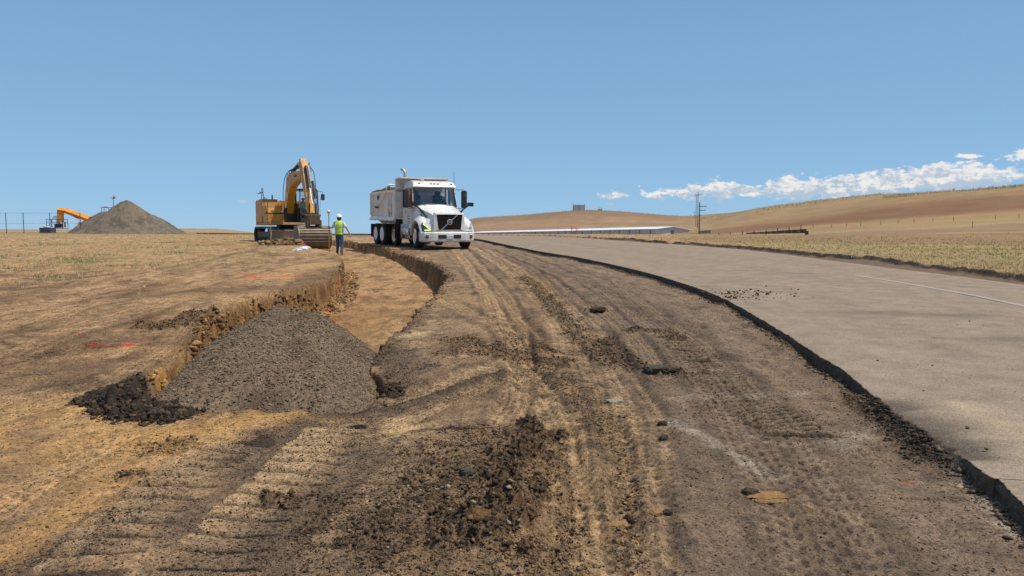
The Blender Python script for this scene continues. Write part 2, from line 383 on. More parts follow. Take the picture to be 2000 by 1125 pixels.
def poly_sd(x, y, P):
    """negative inside"""
    sd, _, _ = line_sd(x, y, np.vstack([P, P[:1]])); d = np.abs(sd); ins = np.zeros(x.shape, bool); n = len(P)
    for i in range(n):
        a = P[i]; b = P[(i+1) % n]
        c = ((a[1] > y) != (b[1] > y)) & (x < (b[0]-a[0])*(y-a[1])/((b[1]-a[1]) if b[1] != a[1] else 1e-9)+a[0]); ins ^= c
    return np.where(ins, -d, d)
def sub(x, y, P, pad, fn, fill=0.):
    """evaluate fn only near polyline P"""
    lo = P.min(0)-pad; hi = P.max(0)+pad
    k = (x > lo[0]) & (x < hi[0]) & (y > lo[1]) & (y < hi[1]); out = np.full(x.shape, float(fill))
    if k.any(): out[k] = fn(x[k], y[k])
    return out
# ------------------------------------------------------------------ lines of the site, in world metres
ROAD_L = smooth_line(np.vstack([[(1.0, -2.5), (1.95, .6)], ups([(2000, 985), (1930, 930), (1865, 880), (1790, 830), (1720, 785), (1650, 725), (1600, 695), (1500, 632), (1400, 577), (1300, 543), (1220, 522), (1130, 503), (1050, 490), (980, 476)], 0),
                         [(-2.3, 44.5), (-5.5, 52), (-10, 59), (-16, 66), (-24, 73), (-34, 80)]]), 4)
ROAD_R = smooth_line(np.vstack([[(9.0, -2.5), (10.2, 5), (10.6, 10)], ups([(2000, 556), (1800, 531), (1615, 508), (1500, 493), (1400, 483), (1300, 476), (1225, 471.5)], 0),
                         [(3.9, 47.5), (.4, 54), (-4.5, 61), (-10, 68), (-18, 75), (-29, 82)]]), 4)
LIP = smooth_line(np.vstack([[(10.4, -2.5), (11.6, 5), (12.0, 10)], ups([(2000, 541), (1860, 523), (1702, 504.5), (1510, 487.5), (1400, 479), (1300, 473)], 0),
                         [(6.4, 44), (3.2, 50.5), (-.5, 57), (-6, 64), (-14, 71), (-26, 78)]]), 3)
TRENCH_PX = [(262, 799), (350, 802), (480, 803), (600, 803), (690, 801), (708, 795), (735, 783), (753, 764), (749, 740), (722, 718), (736, 702), (744, 680), (762, 655), (790, 640), (818, 605), (848, 580), (862, 560), (876, 540), (862, 526), (835, 512), (790, 497), (745, 484), (700, 475), (672, 471),
             (640, 468), (600, 468), (590, 478), (632, 490), (660, 497), (668, 507), (664, 525), (640, 545), (600, 556), (540, 574), (480, 592), (425, 606), (396, 624), (380, 642), (376, 668), (364, 690), (335, 706), (318, 728), (296, 752), (275, 780)]
TRENCH = ups(TRENCH_PX)
def jag(x, y): return .05*fbm(x*3, y*3, 31, 4)+.02*pn(x*14, y*14, 33)
# strokes: (pixels, half width m, kind)
def U(*p): return smooth_line(ups(p), 5)
TRACKS = [  # tyre ruts: line, half width, depth, colour shift 0..1 to light tan, tread pitch
 (U((905, 486), (935, 520), (975, 565), (1003, 620), (1012, 680), (1040, 760), (1085, 850), (1080, 950), (1060, 1040), (1030, 1140)), .19, .035, .75, .09),
 (U((925, 484), (985, 520), (1045, 570), (1090, 630), (1120, 700), (1150, 780), (1170, 860), (1180, 960), (1190, 1140)), .22, .035, .9, .09),
 (U((940, 488), (1030, 530), (1100, 590), (1160, 650), (1215, 730), (1250, 800), (1262, 880), (1270, 960)), .2, .03, .55, .09),
 (U((955, 487), (1060, 540), (1130, 590), (1190, 640)), .2, .03, .3, .09),
 (U((880, 492), (930, 540), (985, 600), (1030, 660), (1080, 720)), .2, .02, .5, .09),
 (U((950, 486), (1010, 522), (1075, 575), (1130, 640), (1175, 710), (1205, 790), (1225, 880), (1245, 1000), (1260, 1140)), .18, .022, .6, .09),
 (U((890, 488), (925, 530), (960, 590), (990, 650), (1030, 720), (1075, 790), (1110, 870), (1120, 960), (1125, 1140)), .17, .03, .95, .085),
 (U((975, 488), (1080, 532), (1170, 590), (1240, 660), (1300, 740)), .16, .018, .3, .09),
 (U((1010, 650), (1020, 700), (1012, 740), (1000, 790), (985, 830)), .15, .03, .85, .085),
 (U((1000, 492), (1110, 535), (1210, 590), (1300, 660), (1390, 760), (1470, 880), (1540, 1010), (1590, 1140)), .18, .010, .18, .1),
 (U((1030, 494), (1150, 540), (1260, 600), (1370, 680), (1480, 790), (1590, 930), (1680, 1060), (1720, 1140)), .18, .008, .12, .1),
 (U((800, 560), (900, 600), (980, 640), (1050, 700), (1100, 760)), .2, .02, .4, .09),
 (U((0, 820), (150, 770), (300, 690), (420, 600)), .2, .015, .4, .1), (U((0, 600), (160, 575), (330, 540), (460, 505), (560, 488)), .2, .02, .5, .1),
 (U((0, 1000), (140, 900), (260, 840), (420, 815)), .18, .018, .45, .1), (U((700, 792), (800, 770), (900, 738), (1000, 705), (1080, 690)), .16, .03, .95, .1),
 (U((770, 830), (880, 780), (980, 742), (1080, 712)), .13, .03, .85, .1),
 (U((0, 560), (140, 540), (300, 522), (430, 498), (520, 478)), .3, .02, .3, .1),
 (U((40, 640), (200, 590), (360, 560), (500, 530), (600, 505), (660, 498)), .3, .02, .25, .1),
 (U((0, 700), (120, 650), (260, 610), (380, 575), (500, 550)), .35, .02, .2, .1)]
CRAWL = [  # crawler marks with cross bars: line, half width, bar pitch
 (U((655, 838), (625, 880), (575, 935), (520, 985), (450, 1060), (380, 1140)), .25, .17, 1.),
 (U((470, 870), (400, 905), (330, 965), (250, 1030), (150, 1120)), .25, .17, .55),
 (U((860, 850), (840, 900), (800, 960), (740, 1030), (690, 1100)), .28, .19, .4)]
GRAVEL = [  # dark loose gravel spread on the surface: line, half width, strength
 (U((600, 835), (520, 860), (420, 905), (330, 950), (240, 1010), (120, 1085), (20, 1140)), .2, 1.),
 (U((680, 815), (640, 880), (560, 960), (470, 1050), (400, 1130)), .42, .75),
 (U((760, 880), (740, 950), (700, 1030), (640, 1120)), .3, .8),
 (U((760, 800), (860, 770), (960, 742), (1060, 718)), .2, .9),
 (U((735, 700), (770, 690), (790, 730), (775, 770)), .28, .9),
 (U((120, 745), (200, 745), (300, 770)), .3, .5),
 (U((1290, 660), (1350, 695), (1400, 740), (1450, 790), (1560, 850)), .3, .35),
 (U((1230, 600), (1290, 620), (1350, 640)), .4, .3)]
CLODS = [  # churned soil: line, half width, height
 (U((1045, 848), (1015, 890), (1000, 930), (1000, 980), (975, 1020), (950, 1060)), .17, 1.2), (U((1000, 860), (950, 920), (930, 980), (880, 1030)), .2, .7),
 (U((960, 860), (900, 900), (860, 960), (800, 1010), (740, 1040)), .32, .5),
 (U((1080, 860), (1100, 940), (1110, 1040), (1100, 1140)), .08, .5),
 (U((800, 1080), (900, 1100), (1000, 1120)), .3, .4),
 (U((1215, 860), (1225, 960), (1235, 1100)), .08, .4),
 (U((900, 670), (950, 690), (1000, 680), (1060, 700)), .3, .6),
 (U((1020, 540), (1080, 590), (1130, 650), (1180, 700)), .16, .6),
 (U((1180, 660), (1220, 700), (1280, 720), (1340, 726)), .16, .8),
 (U((1240, 640), (1290, 645), (1330, 660)), .15, .6),
 (U((1150, 604), (1175, 606)), .1, 1.0), (U((1690, 790), (1750, 840), (1850, 890)), .16, .7),
 (U((530, 980), (560, 985)), .06, 1.2), (U((300, 870), (330, 880), (350, 860)), .12, .5), (U((240, 940), (270, 935)), .08, .7),
 (U((1000, 650), (1060, 700), (1150, 790), (1190, 850)), .15, .4),
 (U((300, 640), (350, 632), (400, 612)), .25, .8), (U((100, 690), (180, 680)), .2, .4),
 (U((430, 500), (500, 492), (545, 500)), .35, .5), (U((400, 480), (470, 474), (520, 480)), .5, .4),
 (U((1590, 690), (1640, 730)), .07, .5)]
LIGHT = [  # pale dusty or dry patches
 (U((700, 835), (740, 855), (775, 830)), .22, 1., (214, 180, 128)), (U((0, 830), (120, 800), (250, 840)), .45, .7, (206, 166, 108)),
 (U((290, 850), (400, 830), (500, 815), (600, 808)), .3, .75, (204, 160, 98)), (U((130, 880), (250, 905), (380, 870)), .35, .6, (205, 163, 105)),
 (U((0, 990), (90, 960), (230, 960)), .25, .6, (200, 158, 103)), (U((20, 1080), (130, 1010), (220, 960)), .16, .7, (196, 154, 98)),
 (U((1305, 822), (1370, 850), (1440, 885), (1510, 922)), .06, .6, (184, 170, 148)), (U((1330, 776), (1440, 774), (1560, 776)), .09, .4, (184, 168, 145)),
 (U((1640, 872), (1700, 845)), .1, .35, (180, 165, 145)), (U((1880, 930), (1940, 985), (1990, 1040)), .06, .55, (190, 178, 160)),
 (U((1450, 850), (1560, 866), (1690, 858)), .04, .4, (180, 165, 142)), (U((1340, 722), (1400, 718)), .05, .6, (190, 178, 158)),
 (U((560, 590), (700, 560), (830, 585)), .8, .35, (196, 158, 106)), (U((330, 560), (480, 545), (640, 515)), .6, .4, (186, 152, 104)),
 (U((800, 655), (830, 650)), .15, .8, (205, 178, 130)), (U((330, 580), (450, 575)), .5, .5, (184, 150, 104)),
 (U((180, 690), (300, 678), (350, 690)), .2, .5, (196, 156, 104)), (U((700, 520), (760, 530), (800, 560)), .7, .35, (200, 166, 118)),
 (U((1110, 600), (1150, 660), (1120, 660)), .2, .6, (186, 168, 140)), (U((860, 590), (940, 600)), .5, .4, (180, 150, 108)),
 (U((1050, 880), (1050, 960), (1030, 1060)), .12, .5, (176, 138, 95)), (U((1160, 900), (1160, 1000), (1170, 1120)), .12, .8, (192, 160, 118)),
 (U((1270, 500), (1200, 515), (1100, 505)), .6, .25, (160, 140, 112)),
 (U((560, 480), (600, 486), (650, 490)), .4, .7, (178, 148, 108)), (U((540, 500), (600, 500), (640, 515)), .35, .6, (172, 142, 104)),
 (U((1760, 800), (1800, 812), (1850, 850), (1890, 860)), .05, .0, (190, 175, 150))]
BR = (112, 84, 58); DARK = [
 (U((0, 585), (140, 562), (300, 530), (430, 503), (520, 484)), .10, .7, BR), (U((0, 610), (180, 585), (340, 548), (470, 512), (560, 492)), .09, .6, BR), (U((0, 655), (160, 612), (330, 572), (480, 540), (620, 508)), .10, .6, BR),
 (U((0, 700), (130, 664), (260, 630), (370, 596)), .12, .6, BR), (U((0, 735), (140, 716), (250, 700)), .14, .6, (104, 84, 64)), (U((80, 662), (180, 668), (290, 660)), .16, .6, BR), (U((350, 470), (430, 478), (500, 492), (560, 500)), .3, .5, BR),
 (U((300, 500), (390, 497), (480, 505), (540, 512)), .12, .6, BR), (U((600, 545), (650, 535), (668, 515)), .12, .6, (96, 80, 64)), (U((0, 860), (60, 830), (150, 790)), .1, .45, (140, 104, 68)), (U((0, 930), (110, 850), (220, 800)), .06, .5, (130, 98, 66)), (U((40, 1060), (180, 950), (330, 870)), .05, .5, (130, 98, 66)),
 (U((150, 780), (240, 800), (300, 812)), .08, .5, (110, 88, 66))]
PAINT = [  # sprayed survey marks
 (U((140, 677), (190, 676), (240, 674), (300, 672)), .045, 1., (214, 30, 60)),
 (U((480, 541), (530, 543), (585, 538)), .12, .95, (232, 78, 36)), (U((500, 536), (560, 538)), .05, .8, (222, 84, 44)),
 (U((580, 497), (620, 496), (650, 493)), .08, .45, (222, 96, 60)), (U((690, 535), (740, 536)), .07, .5, (222, 90, 50)),
 (U((1770, 937), (1778, 938)), .02, .6, (215, 90, 40)), (U((150, 652), (158, 652)), .04, .8, (215, 90, 40))]
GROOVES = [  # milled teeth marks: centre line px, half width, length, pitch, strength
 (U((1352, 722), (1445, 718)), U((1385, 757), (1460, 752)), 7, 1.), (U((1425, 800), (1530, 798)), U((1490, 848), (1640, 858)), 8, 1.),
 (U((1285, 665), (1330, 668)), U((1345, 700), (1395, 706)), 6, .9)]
BREAK = ups([(1720, 785), (1790, 832), (1865, 882)], 0)
SPRAY = [(ups([(626, 552), (634, 552)]), .0)]

def ground(x, y):
    """height and colour of the soil at world points"""
    x = np.asarray(x, float); y = np.asarray(y, float); n = x.size; r = np.hypot(x, y)
    g = G(x, y); near = 1-ss(55, 75, r)
    sL, aL, _ = line_sd(x, y, ROAD_L); sR, _, _ = line_sd(x, y, ROAD_R); lp, _, _ = line_sd(x, y, LIP)
    # sign: lines run away from the camera, positive = left of the line
    left = sL > 0
    # --- zones
    f1 = fbm(x*.35, y*.35, 1, 4); f2 = fbm(x*1.3, y*1.3, 5, 4); f3 = fbm(x*5, y*5, 9, 4); st = fbm(x*.9+y*.35, y*.22-x*.1, 12, 4)   # streaks along the site
    z = g-.11+near*(.035*f1*2+.02*f2)+.006*f3*near
    rough = .35*ss(-.1, .5, f2+.3*f3)                       # general small-lump amount
    C = np.empty((n, 3))
    tan = np.array(ap(188, 155, 114)); brn = np.array(ap(134, 108, 80)); dk = np.array(ap(104, 88, 72)); mil = np.array(ap(140, 123, 104)); grv = np.array(ap(98, 86, 74)); blk = np.array(ap(62, 54, 48)); straw = np.array(ap(196, 166, 118))
    def mixc(a, b, t): return a*(1-t[:, None])+b*t[:, None]
    t = np.clip(.42+.8*f1+.8*st+.45*f3+.5*f2, 0, 1); C = mixc(brn[None, :].repeat(n, 0), tan, t)
    # left field: dry and straw coloured with grass
    fld = ss(-6, -9, x+.12*(y-20)+1.2*f1)*ss(17, 27, y+3*f1)
    C = mixc(C, np.array(ap(178, 148, 104)), fld*.7)
    grn = fld*ss(.05, .5, fbm(x*.5, y*.3, 77, 4))*ss(16, 24, y); C = mixc(C, np.array(ap(158, 144, 98)), grn*.7)
    # milled strip beside the road
    wm = 1-ss(1.2, 3.4, sL+.5*f1+.25*f2-.05*(y-5)); wm = wm*(sL > -1)
    C = mixc(C, mixc(mil[None, :].repeat(n, 0), np.array(ap(118, 104, 89)), np.clip(.35+.7*f2+.5*f3, 0, 1)), wm*.95); rough = rough*(1-.75*wm)
    # fine lines of the milling machine along the road
    mlines = wm*np.clip(.5+pn(sL*9, aL*.35, 41), 0, 1)*(1-ss(25, 35, r)); z = z+wm*.006*pn(sL*11, aL*.5, 42)*(r < 30); C = C*(1-.14*mlines[:, None])
    near_road_tan = wm*ss(.35, .0, np.abs(sL-.5-.4*f2))*.35; C = mixc(C, np.array(ap(165, 145, 115)), near_road_tan)
    pat = ss(.12, .5, fbm(x*.55+3, y*.8, 15, 5)+.35*st); C = mixc(C, np.array(ap(112, 90, 66)), pat*near*np.where(x < -3.5, .3, .5))
    C = C*(1+near*ss(6, 14, r)*(.22*fbm(x*2.2, y*1.6, 17, 3)+.12*pn(x*5, y*4, 18)))[:, None]
    # driven and dirtied middle strip between the trench and the milled ground
    ctr = ss(-3.2, -1.2, x+.04*y)*left*(1-ss(45, 60, r)); C = mixc(C, mixc(np.repeat(np.array([ap(112, 95, 77)]), n, 0), np.array(ap(150, 126, 98)), np.clip(.5+.7*f2+.6*f3, 0, 1)), ctr*.5)
    ang = x+.02*y*y*.12; drv = (1-ss(38, 50, r)); sk = pn(ang*7+.8*f2, y*.33, 43)+.6*pn(ang*17+.8*f2, y*.7, 44); z = z+.004*sk*ctr*drv*(r < 34); C = C*(1+.10*sk*ctr*drv)[:, None]
    pk = ss(.18, .42, fbm(x*3.1, y*1.5, 45, 4)); C = C*(1-.34*pk*near*ss(4, 8, r))[:, None]; pk2 = ss(.2, .5, fbm(x*2.3+9, y*1.1, 46, 4)); C = C*(1+.20*pk2*near*ss(4, 8, r))[:, None]
    # strokes
    def prox(P, w, soft=.5, nz=.35):
        def fn(a, b):
            d, s, _ = line_sd(a, b, P); d = np.abs(d)+nz*w*(fbm(a*2.2/w*.3, b*2.2/w*.3, 51, 4)*1.3+.5*pn(a*9, b*9, 53)); return 1-ss(w*(1-soft), w*(1+soft), d)
        return sub(x, y, P, w*2.4, fn)
    for P, w, k, c in LIGHT:
        C = mixc(C, np.array(ap(*c)), prox(P, w, .8, .8)*k)
    for P, w, k, c in DARK:
        C = mixc(C, np.array(ap(*c)), prox(P, w, .9, .8)*k*np.clip(.6+1.3*f2+f3, 0, 1))
    wrm = ss(-1.5, -3.5, x)*ss(30, 18, y); C = C*(1+wrm[:, None]*np.array([.02, 0, -.04]))
    gm = np.zeros(n)
    for P, w, k in GRAVEL:
        gm = np.maximum(gm, prox(P, w, .45, .7)*k)
    gm = gm*np.clip(.72+.7*f3+.5*f2, 0, 1)
    C = mixc(C, grv*.92, gm*.95); rough = np.maximum(rough, gm*.55)
    for P, w, dep, lt, pitch in TRACKS:
        def fn(a, b, P=P, w=w, dep=dep, pitch=pitch):
            d, s, _ = line_sd(a, b, P); d = d+.04*pn(s*.8, s*0+3, 61); k = 1-ss(w*.8, w*1.15, np.abs(d)); rim = np.exp(-((np.abs(d)-w*1.25)/(w*.22))**2)
            tread = np.sin((s+np.abs(d)*.6)*2*np.pi/pitch)*np.cos(d*np.pi/w*2.5)
            fade = np.clip(.65+.9*pn(s*.6, d*0, 63), 0, 1)*ss(0, .6, s)*ss(0, .6, _-s)
            return (-dep*k+.6*dep*rim+.006*tread*k*(np.hypot(a, b) < 14))*fade
        z = z+sub(x, y, P, w*2.5, fn)
        k = prox(P, w*.95, .25, .15); C = mixc(C, np.array(ap(192, 160, 118)), k*lt*np.clip(.55+.8*f3, 0, 1)*.8); rough = rough*(1-.8*k)
        rb = sub(x, y, P, w*1.5, lambda a, b, P=P, w=w, pitch=pitch: (lambda ds: ss(.2, .75, np.cos((ds[0]+.04*pn(ds[1]*.8, ds[1]*0+3, 61))*2*np.pi/(w*.42))*.6+.5*np.sin((ds[1]+np.abs(ds[0])*.6)*2*np.pi/(pitch*1.3))))(line_sd(a, b, P))); C = C*(1-.42*rb*k*(r < 22))[:, None]; z = z-.006*rb*k*(r < 18)
        C = C*(1-.25*(prox(P, w*1.5, .3, .3)-k).clip(0, 1)[:, None])
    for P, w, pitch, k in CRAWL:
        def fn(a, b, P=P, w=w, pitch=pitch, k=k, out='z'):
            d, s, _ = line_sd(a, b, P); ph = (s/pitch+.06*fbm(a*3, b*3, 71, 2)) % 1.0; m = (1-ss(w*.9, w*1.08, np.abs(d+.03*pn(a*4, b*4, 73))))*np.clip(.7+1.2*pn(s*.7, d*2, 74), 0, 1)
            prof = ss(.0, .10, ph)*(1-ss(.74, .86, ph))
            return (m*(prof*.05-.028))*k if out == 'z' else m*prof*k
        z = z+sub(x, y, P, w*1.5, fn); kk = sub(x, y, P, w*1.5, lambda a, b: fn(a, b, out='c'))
        C = mixc(C, np.array(ap(190, 160, 120)), kk*.95); gp = sub(x, y, P, w*1.5, lambda a, b: (lambda ds: (1-ss(w*.9, w*1.05, np.abs(ds[0])))*ss(.78, .92, (ds[1]/pitch+.06*fbm(a*3, b*3, 71, 2)) % 1.0))(line_sd(a, b, P))); C = mixc(C, np.array(ap(52, 44, 36)), gp*(.4+.6*k)); rough = rough*(1-.6*kk)  # gaps between bars: dark gravel tone, with their shade painted in too
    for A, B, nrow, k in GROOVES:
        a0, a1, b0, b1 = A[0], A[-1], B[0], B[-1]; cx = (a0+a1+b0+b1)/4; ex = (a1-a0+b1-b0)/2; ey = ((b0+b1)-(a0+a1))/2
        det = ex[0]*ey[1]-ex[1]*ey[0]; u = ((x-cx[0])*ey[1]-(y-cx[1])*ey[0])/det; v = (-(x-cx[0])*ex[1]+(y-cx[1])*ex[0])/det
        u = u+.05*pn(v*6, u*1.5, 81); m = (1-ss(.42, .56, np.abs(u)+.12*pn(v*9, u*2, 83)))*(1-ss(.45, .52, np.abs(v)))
        v2 = v+.012*pn(u*4, v*3, 85); wv = np.sin(v2*2*np.pi*nrow); z = z+m*k*.03*wv; C = mixc(C, np.array(ap(46, 40, 34)), m*k*(.2+.8*ss(.25, -.25, wv))*np.clip(.9+f3, 0, 1)); C = mixc(C, np.array(ap(150, 132, 108)), m*k*.6*ss(.4, .9, wv))  # trough shade is painted into the colour; ridge tops get pale dust
    cm = np.zeros(n)
    for P, w, k in CLODS:
        cm = np.maximum(cm, prox(P, w, .6, .9)*k)
    rough = np.maximum(rough, cm)
    # broken part of the road's edge: a ramp of crumbs
    br = sub(x, y, BREAK, .5, lambda a, b: 1-ss(.12, .42, np.abs(line_sd(a, b, BREAK)[0]-.12)+.08*fbm(a*4, b*4, 91, 3)))
    z = z+br*.06; cm = np.maximum(cm, br*.7); C = mixc(C, blk*1.1, br*.9)
    C = mixc(C, np.array(ap(78, 60, 44)), np.clip(cm*1.1, 0, 1)*np.clip(.7+f3, 0, 1)*.85)
    # lumps
    near2 = 1-ss(30, 48, r); ro = rough*left
    wx = x+.08*fbm(x*4, y*4, 95, 2); wy = y+.08*fbm(x*4+9, y*4, 96, 2)
    h1 = clod(wx*5, wy*5, 101, .5); h2 = clod(wx*11, wy*11, 111, .55); h3 = clod(wx*24, wy*24, 121, .5)
    big = np.clip(cm-.3, 0, 1)
    near3 = (r < 16)
    bil = np.abs(fbm(x*9, y*9, 97, 4)); z = z+near2*left*(big*(h1*.085+.03*bil)+(.2*ro+big)*h2*.045+(.7*ro+.05+.8*big)*h3*.022*near3+.03*cm*bil)+cm*.02*(f3+.4)*near2
    gz = np.clip(h1*big*1.5+h2*ro, 0, 1); C = mixc(C, np.array(ap(96, 74, 54)), gz*.35*cm.clip(0, 1))
    # crumb speckle colour
    sp = clod(wx*16, wy*16, 131, .35)*near3; C = mixc(C, dk, np.clip(sp*1.4*(.12+rough), 0, .8)*left)
    # --- trench
    lo = TRENCH.min(0)-2; hi = TRENCH.max(0)+2; k = (x > lo[0]) & (x < hi[0]) & (y > lo[1]) & (y < hi[1])
    xs, ys = x[k], y[k]; td = poly_sd(xs, ys, TRENCH)
    cl = clod(xs*4.2+.3*f2[k], ys*4.2, 141, .8); cs = clod(xs*9, ys*9, 151, .8)
    lw = ss(-2.6, -3.4, xs-.05*(ys-8))*ss(19.5, 15, ys)            # the crumbling left wall
    td2 = td+jag(xs, ys)*(1+1.2*lw)*ss(5.9, 6.8, ys)
    wall = .07+.10*lw; w = ss(0, 1, -td2/wall); w = np.where(lw > .3, w*.84+.16*ss(0, 1, -td2/.55), w)
    dep = .60+.10*lw-.27*ss(18, 31, ys)+.03*fbm(xs*.8, ys*.8, 155, 3)
    mid = 4*w*(1-w)
    z[k] = z[k]*(1-w)+(g[k]-.11-dep+.02*f2[k]+.012*f3[k])*w+(mid*.75+.25*ss(.9, 0, -td2)*w)*lw*(cl*.22+cs*.09)+mid*(1-lw)*(cl*.05+cs*.04)+.012*cs*w
    rimz = ss(.35, 0, np.abs(td2))*(1-w); z[k] += rimz*(.02*f3[k]+.05*cs*lw+.015*cs)
    fl = np.array(ap(186, 150, 104)); cf = mixc(np.repeat(fl[None, :], k.sum(), 0), np.array(ap(136, 106, 76)), np.clip(.4+1.*f2[k]+.9*f3[k], 0, 1)*.85); cf = cf*(1-.35*ss(.1, .3, fbm(xs*2.6, ys*1.2, 157, 4)))[:, None]
    wl = mixc(np.repeat(np.array([ap(112, 82, 50)]), k.sum(), 0), np.array(ap(180, 138, 86)), np.clip(.35+1.2*f3[k]+.8*cs, 0, 1))
    fm = ss(.55, 1., w); Ck = C[k]; Ck = mixc(Ck, wl, ss(.02, .25, w)); Ck = mixc(Ck, cf, fm*(1-.6*lw)); 
    # black topsoil streaks at the rim of the right-hand wall
    rw = ss(-.35, .0, td2)*ss(.25, .02, td2)*(1-lw)*(xs > -3.2); Ck = mixc(Ck, blk*1.3, rw*.5*np.clip(.6+f2[k], 0, 1))
    lwr = ss(.3, 0, np.abs(td2+.02))*lw; Ck = mixc(Ck, np.array(ap(112, 86, 58)), lwr*.5*np.clip(.5+f3[k]*1.5, 0, 1))
    for q, (u, v) in enumerate([(806, 520), (822, 528), (838, 540), (852, 556), (760, 500), (745, 497), (730, 492), (715, 487), (700, 484), (690, 481), (866, 552), (708, 489), (630, 556), (655, 548), (640, 574), (648, 585), (590, 602), (600, 604), (584, 600), (633, 540)]):
        c0 = up(u, v, -.35); d = np.hypot(xs-c0[0], ys-c0[1])+.07*fbm(xs*6, ys*6, 160+q, 3); Ck = mixc(Ck, np.array(ap(214, 74, 34)), (1-ss(.05, .16, d))*.75*(w > .02))
    C[k] = Ck
    for P, wd, kk, c in PAINT:
        C = mixc(C, np.array(ap(*c)), prox(P, wd, .6, .9)*kk*np.clip(.5+1.6*f3, 0.15, 1))
    # --- across the road: shoulder, lip, verge
    right = sR < 0
    sh = right & (lp > 0)
    shm = right*ss(-.15, .1, lp); C = mixc(C, mixc(np.repeat(np.array([ap(112, 98, 82)]), n, 0), brn, np.clip(.3+f2, 0, 1)), shm)
    lpz = ss(.05, -.18, lp+.12*fbm(x*2, y*2, 171, 4)+.03*f3)*right; z = z+lpz*(.13+.05*clod(x*3, y*3, 173, .8)*ss(-.7, 0, lp))
    z = np.where(right, z-.0*lpz, z)
    C = mixc(C, blk*1.15, ss(.05, -.05, lp)*ss(-.3, -.12, lp+.15*f2)*right*near)
    vg = right*ss(-.15, -.5, lp+.2*f2)
    # --- meadow and hills colour by position
    az = np.degrees(np.arctan2(x, y)); lr = np.log(np.maximum(r, 1)); q = lr+.10*fbm(x/r*7, lr*3, 181, 4)+.02*fbm(x/r*60, lr*16, 183, 3)
    bands = [(2.5, (186, 154, 108)), (3.1, (188, 158, 112)), (3.3, (178, 160, 110)), (3.6, (182, 158, 110)), (3.75, (168, 138, 100)), (4.2, (172, 140, 102)), (4.3, (186, 158, 108)), (4.42, (160, 136, 100)), (4.7, (164, 134, 104)), (4.8, (178, 154, 108)), (5.15, (180, 152, 106)), (5.25, (182, 148, 104)), (5.35, (152, 114, 82)), (5.65, (150, 112, 82)), (5.8, (176, 146, 102)), (5.93, (178, 148, 106)), (6.3, (176, 150, 110)), (8, (168, 144, 100))]
    bq = np.array([b[0] for b in bands]); bc = np.array([ap(*b[1]) for b in bands]); HR = np.stack([np.interp(q, bq, bc[:, i]) for i in range(3)], 1)
    bands2 = [(2.5, (192, 160, 112)), (4.2, (190, 158, 112)), (5.2, (170, 150, 106)), (5.9, (176, 148, 108)), (6.05, (188, 160, 116)), (6.25, (172, 138, 108)), (6.4, (180, 150, 116)), (6.5, (160, 128, 100)), (6.62, (150, 132, 98)), (7, (170, 150, 120)), (8, (172, 155, 130))]
    bq = np.array([b[0] for b in bands2]); bc = np.array([ap(*b[1]) for b in bands2])
    q2 = q+.05*np.sin(az*.5)+.12*fbm(az*.12, lr*4, 191, 4); HC = np.stack([np.interp(q2, bq, bc[:, i]) for i in range(3)], 1)
    wr = ss(11, 16, az); FC = mixc(HC, HR, wr); FC = FC*(1+.16*fbm(x/12, y/12, 195, 4)+.12*fbm(x/70, y/70, 197, 3))[:, None]
    # pale straw patch on the middle hill, olive scrub
    oli = ss(.1, .5, fbm(az*.35, lr*9, 199, 4))*ss(4.9, 5.4, lr); FC = mixc(FC, np.array(ap(146, 132, 92)), oli*.45)
    farw = np.maximum(ss(58, 72, r)*(az > -90), vg); lf = ss(-5, -12, az)*ss(58, 72, r)
    C = mixc(C, FC, farw); C = mixc(C, np.array(ap(186, 158, 118))*(1+.1*f1[:, None]), lf*ss(200, 500, r))
    C = mixc(C, np.array(ap(174, 148, 104)), lf*(1-ss(200, 500, r))*.8)
    z = z+np.where(right | (r > 70), 1, 0)*ss(20, 60, r)*(.05*fbm(x*.3, y*.3, 201, 3)+ss(100, 300, r)*(.8*fbm(x/60, y/60, 203, 4)+.25*fbm(x/14, y/14, 205, 3)))
    # under the road: well below the slab
    und = (sL < -.1) & (sR > .05); z = np.where(und, np.minimum(z, g-.16), z)
    ground.rough = rough*left; ground.gm = gm; ground.cm = cm; ground.left = left & ~und; ground.und = und
    return z, np.clip(C*np.array([1.03, .988, .99])*(1+.29*near*(1-vg))[:, None]*(1+near*(.20*pn(x*30, y*30, 207)+.11*fbm(x*10, y*10, 208, 3)+.10*f3))[:, None], .008, .8)

def build_ground():
    A = math.atan(1000/F)
    th = np.concatenate([np.linspace(-math.pi, -A-.12, 90)[:-1], np.linspace(-A-.12, A+.12, 1300), np.linspace(A+.12, math.pi, 90)[1:-1]])
    r = [.4]
    while r[-1] < 2500:
        q = r[-1]; r.append(q*(1.03 if q < 2.6 else 1.0027 if q < 7.5 else 1.0034 if q < 20 else 1.0048 if q < 46 else 1.012 if q < 120 else 1.02))
    r = np.array(r); nr, nt_ = len(r), len(th)
    TH, RR = np.meshgrid(th, r); x = (RR*np.sin(TH)).ravel(); y = (RR*np.cos(TH)).ravel()
    z, C = ground(x, y)
    print('ground verts', len(x))
    i = np.arange(nr-1)[:, None]*nt_; j = np.arange(nt_)[None, :]; j2 = (j+1) % nt_
    Fc = np.stack([i+j, i+j2, i+nt_+j2, i+nt_+j], -1).reshape(-1, 4)[:, ::-1]
    o = np_mesh('ground', np.stack([x, y, z], 1), Fc, attr_mat('soil', bump=1., dist=.02, scales=(6, 40, 140), var=.24, crisp=[(22, .59, .62, .66, 3), (55, .585, .61, .62, 2), (110, .58, .62, .62, 2), (30, .40, .36, 1.18, 3), (7, .61, .64, .8, 6)], speck=[(70, .95, (.30, .26, .2), .35), (48, .9, (.04, .033, .026), .55)]), C)
    tag(o, kind='structure')
build_ground()

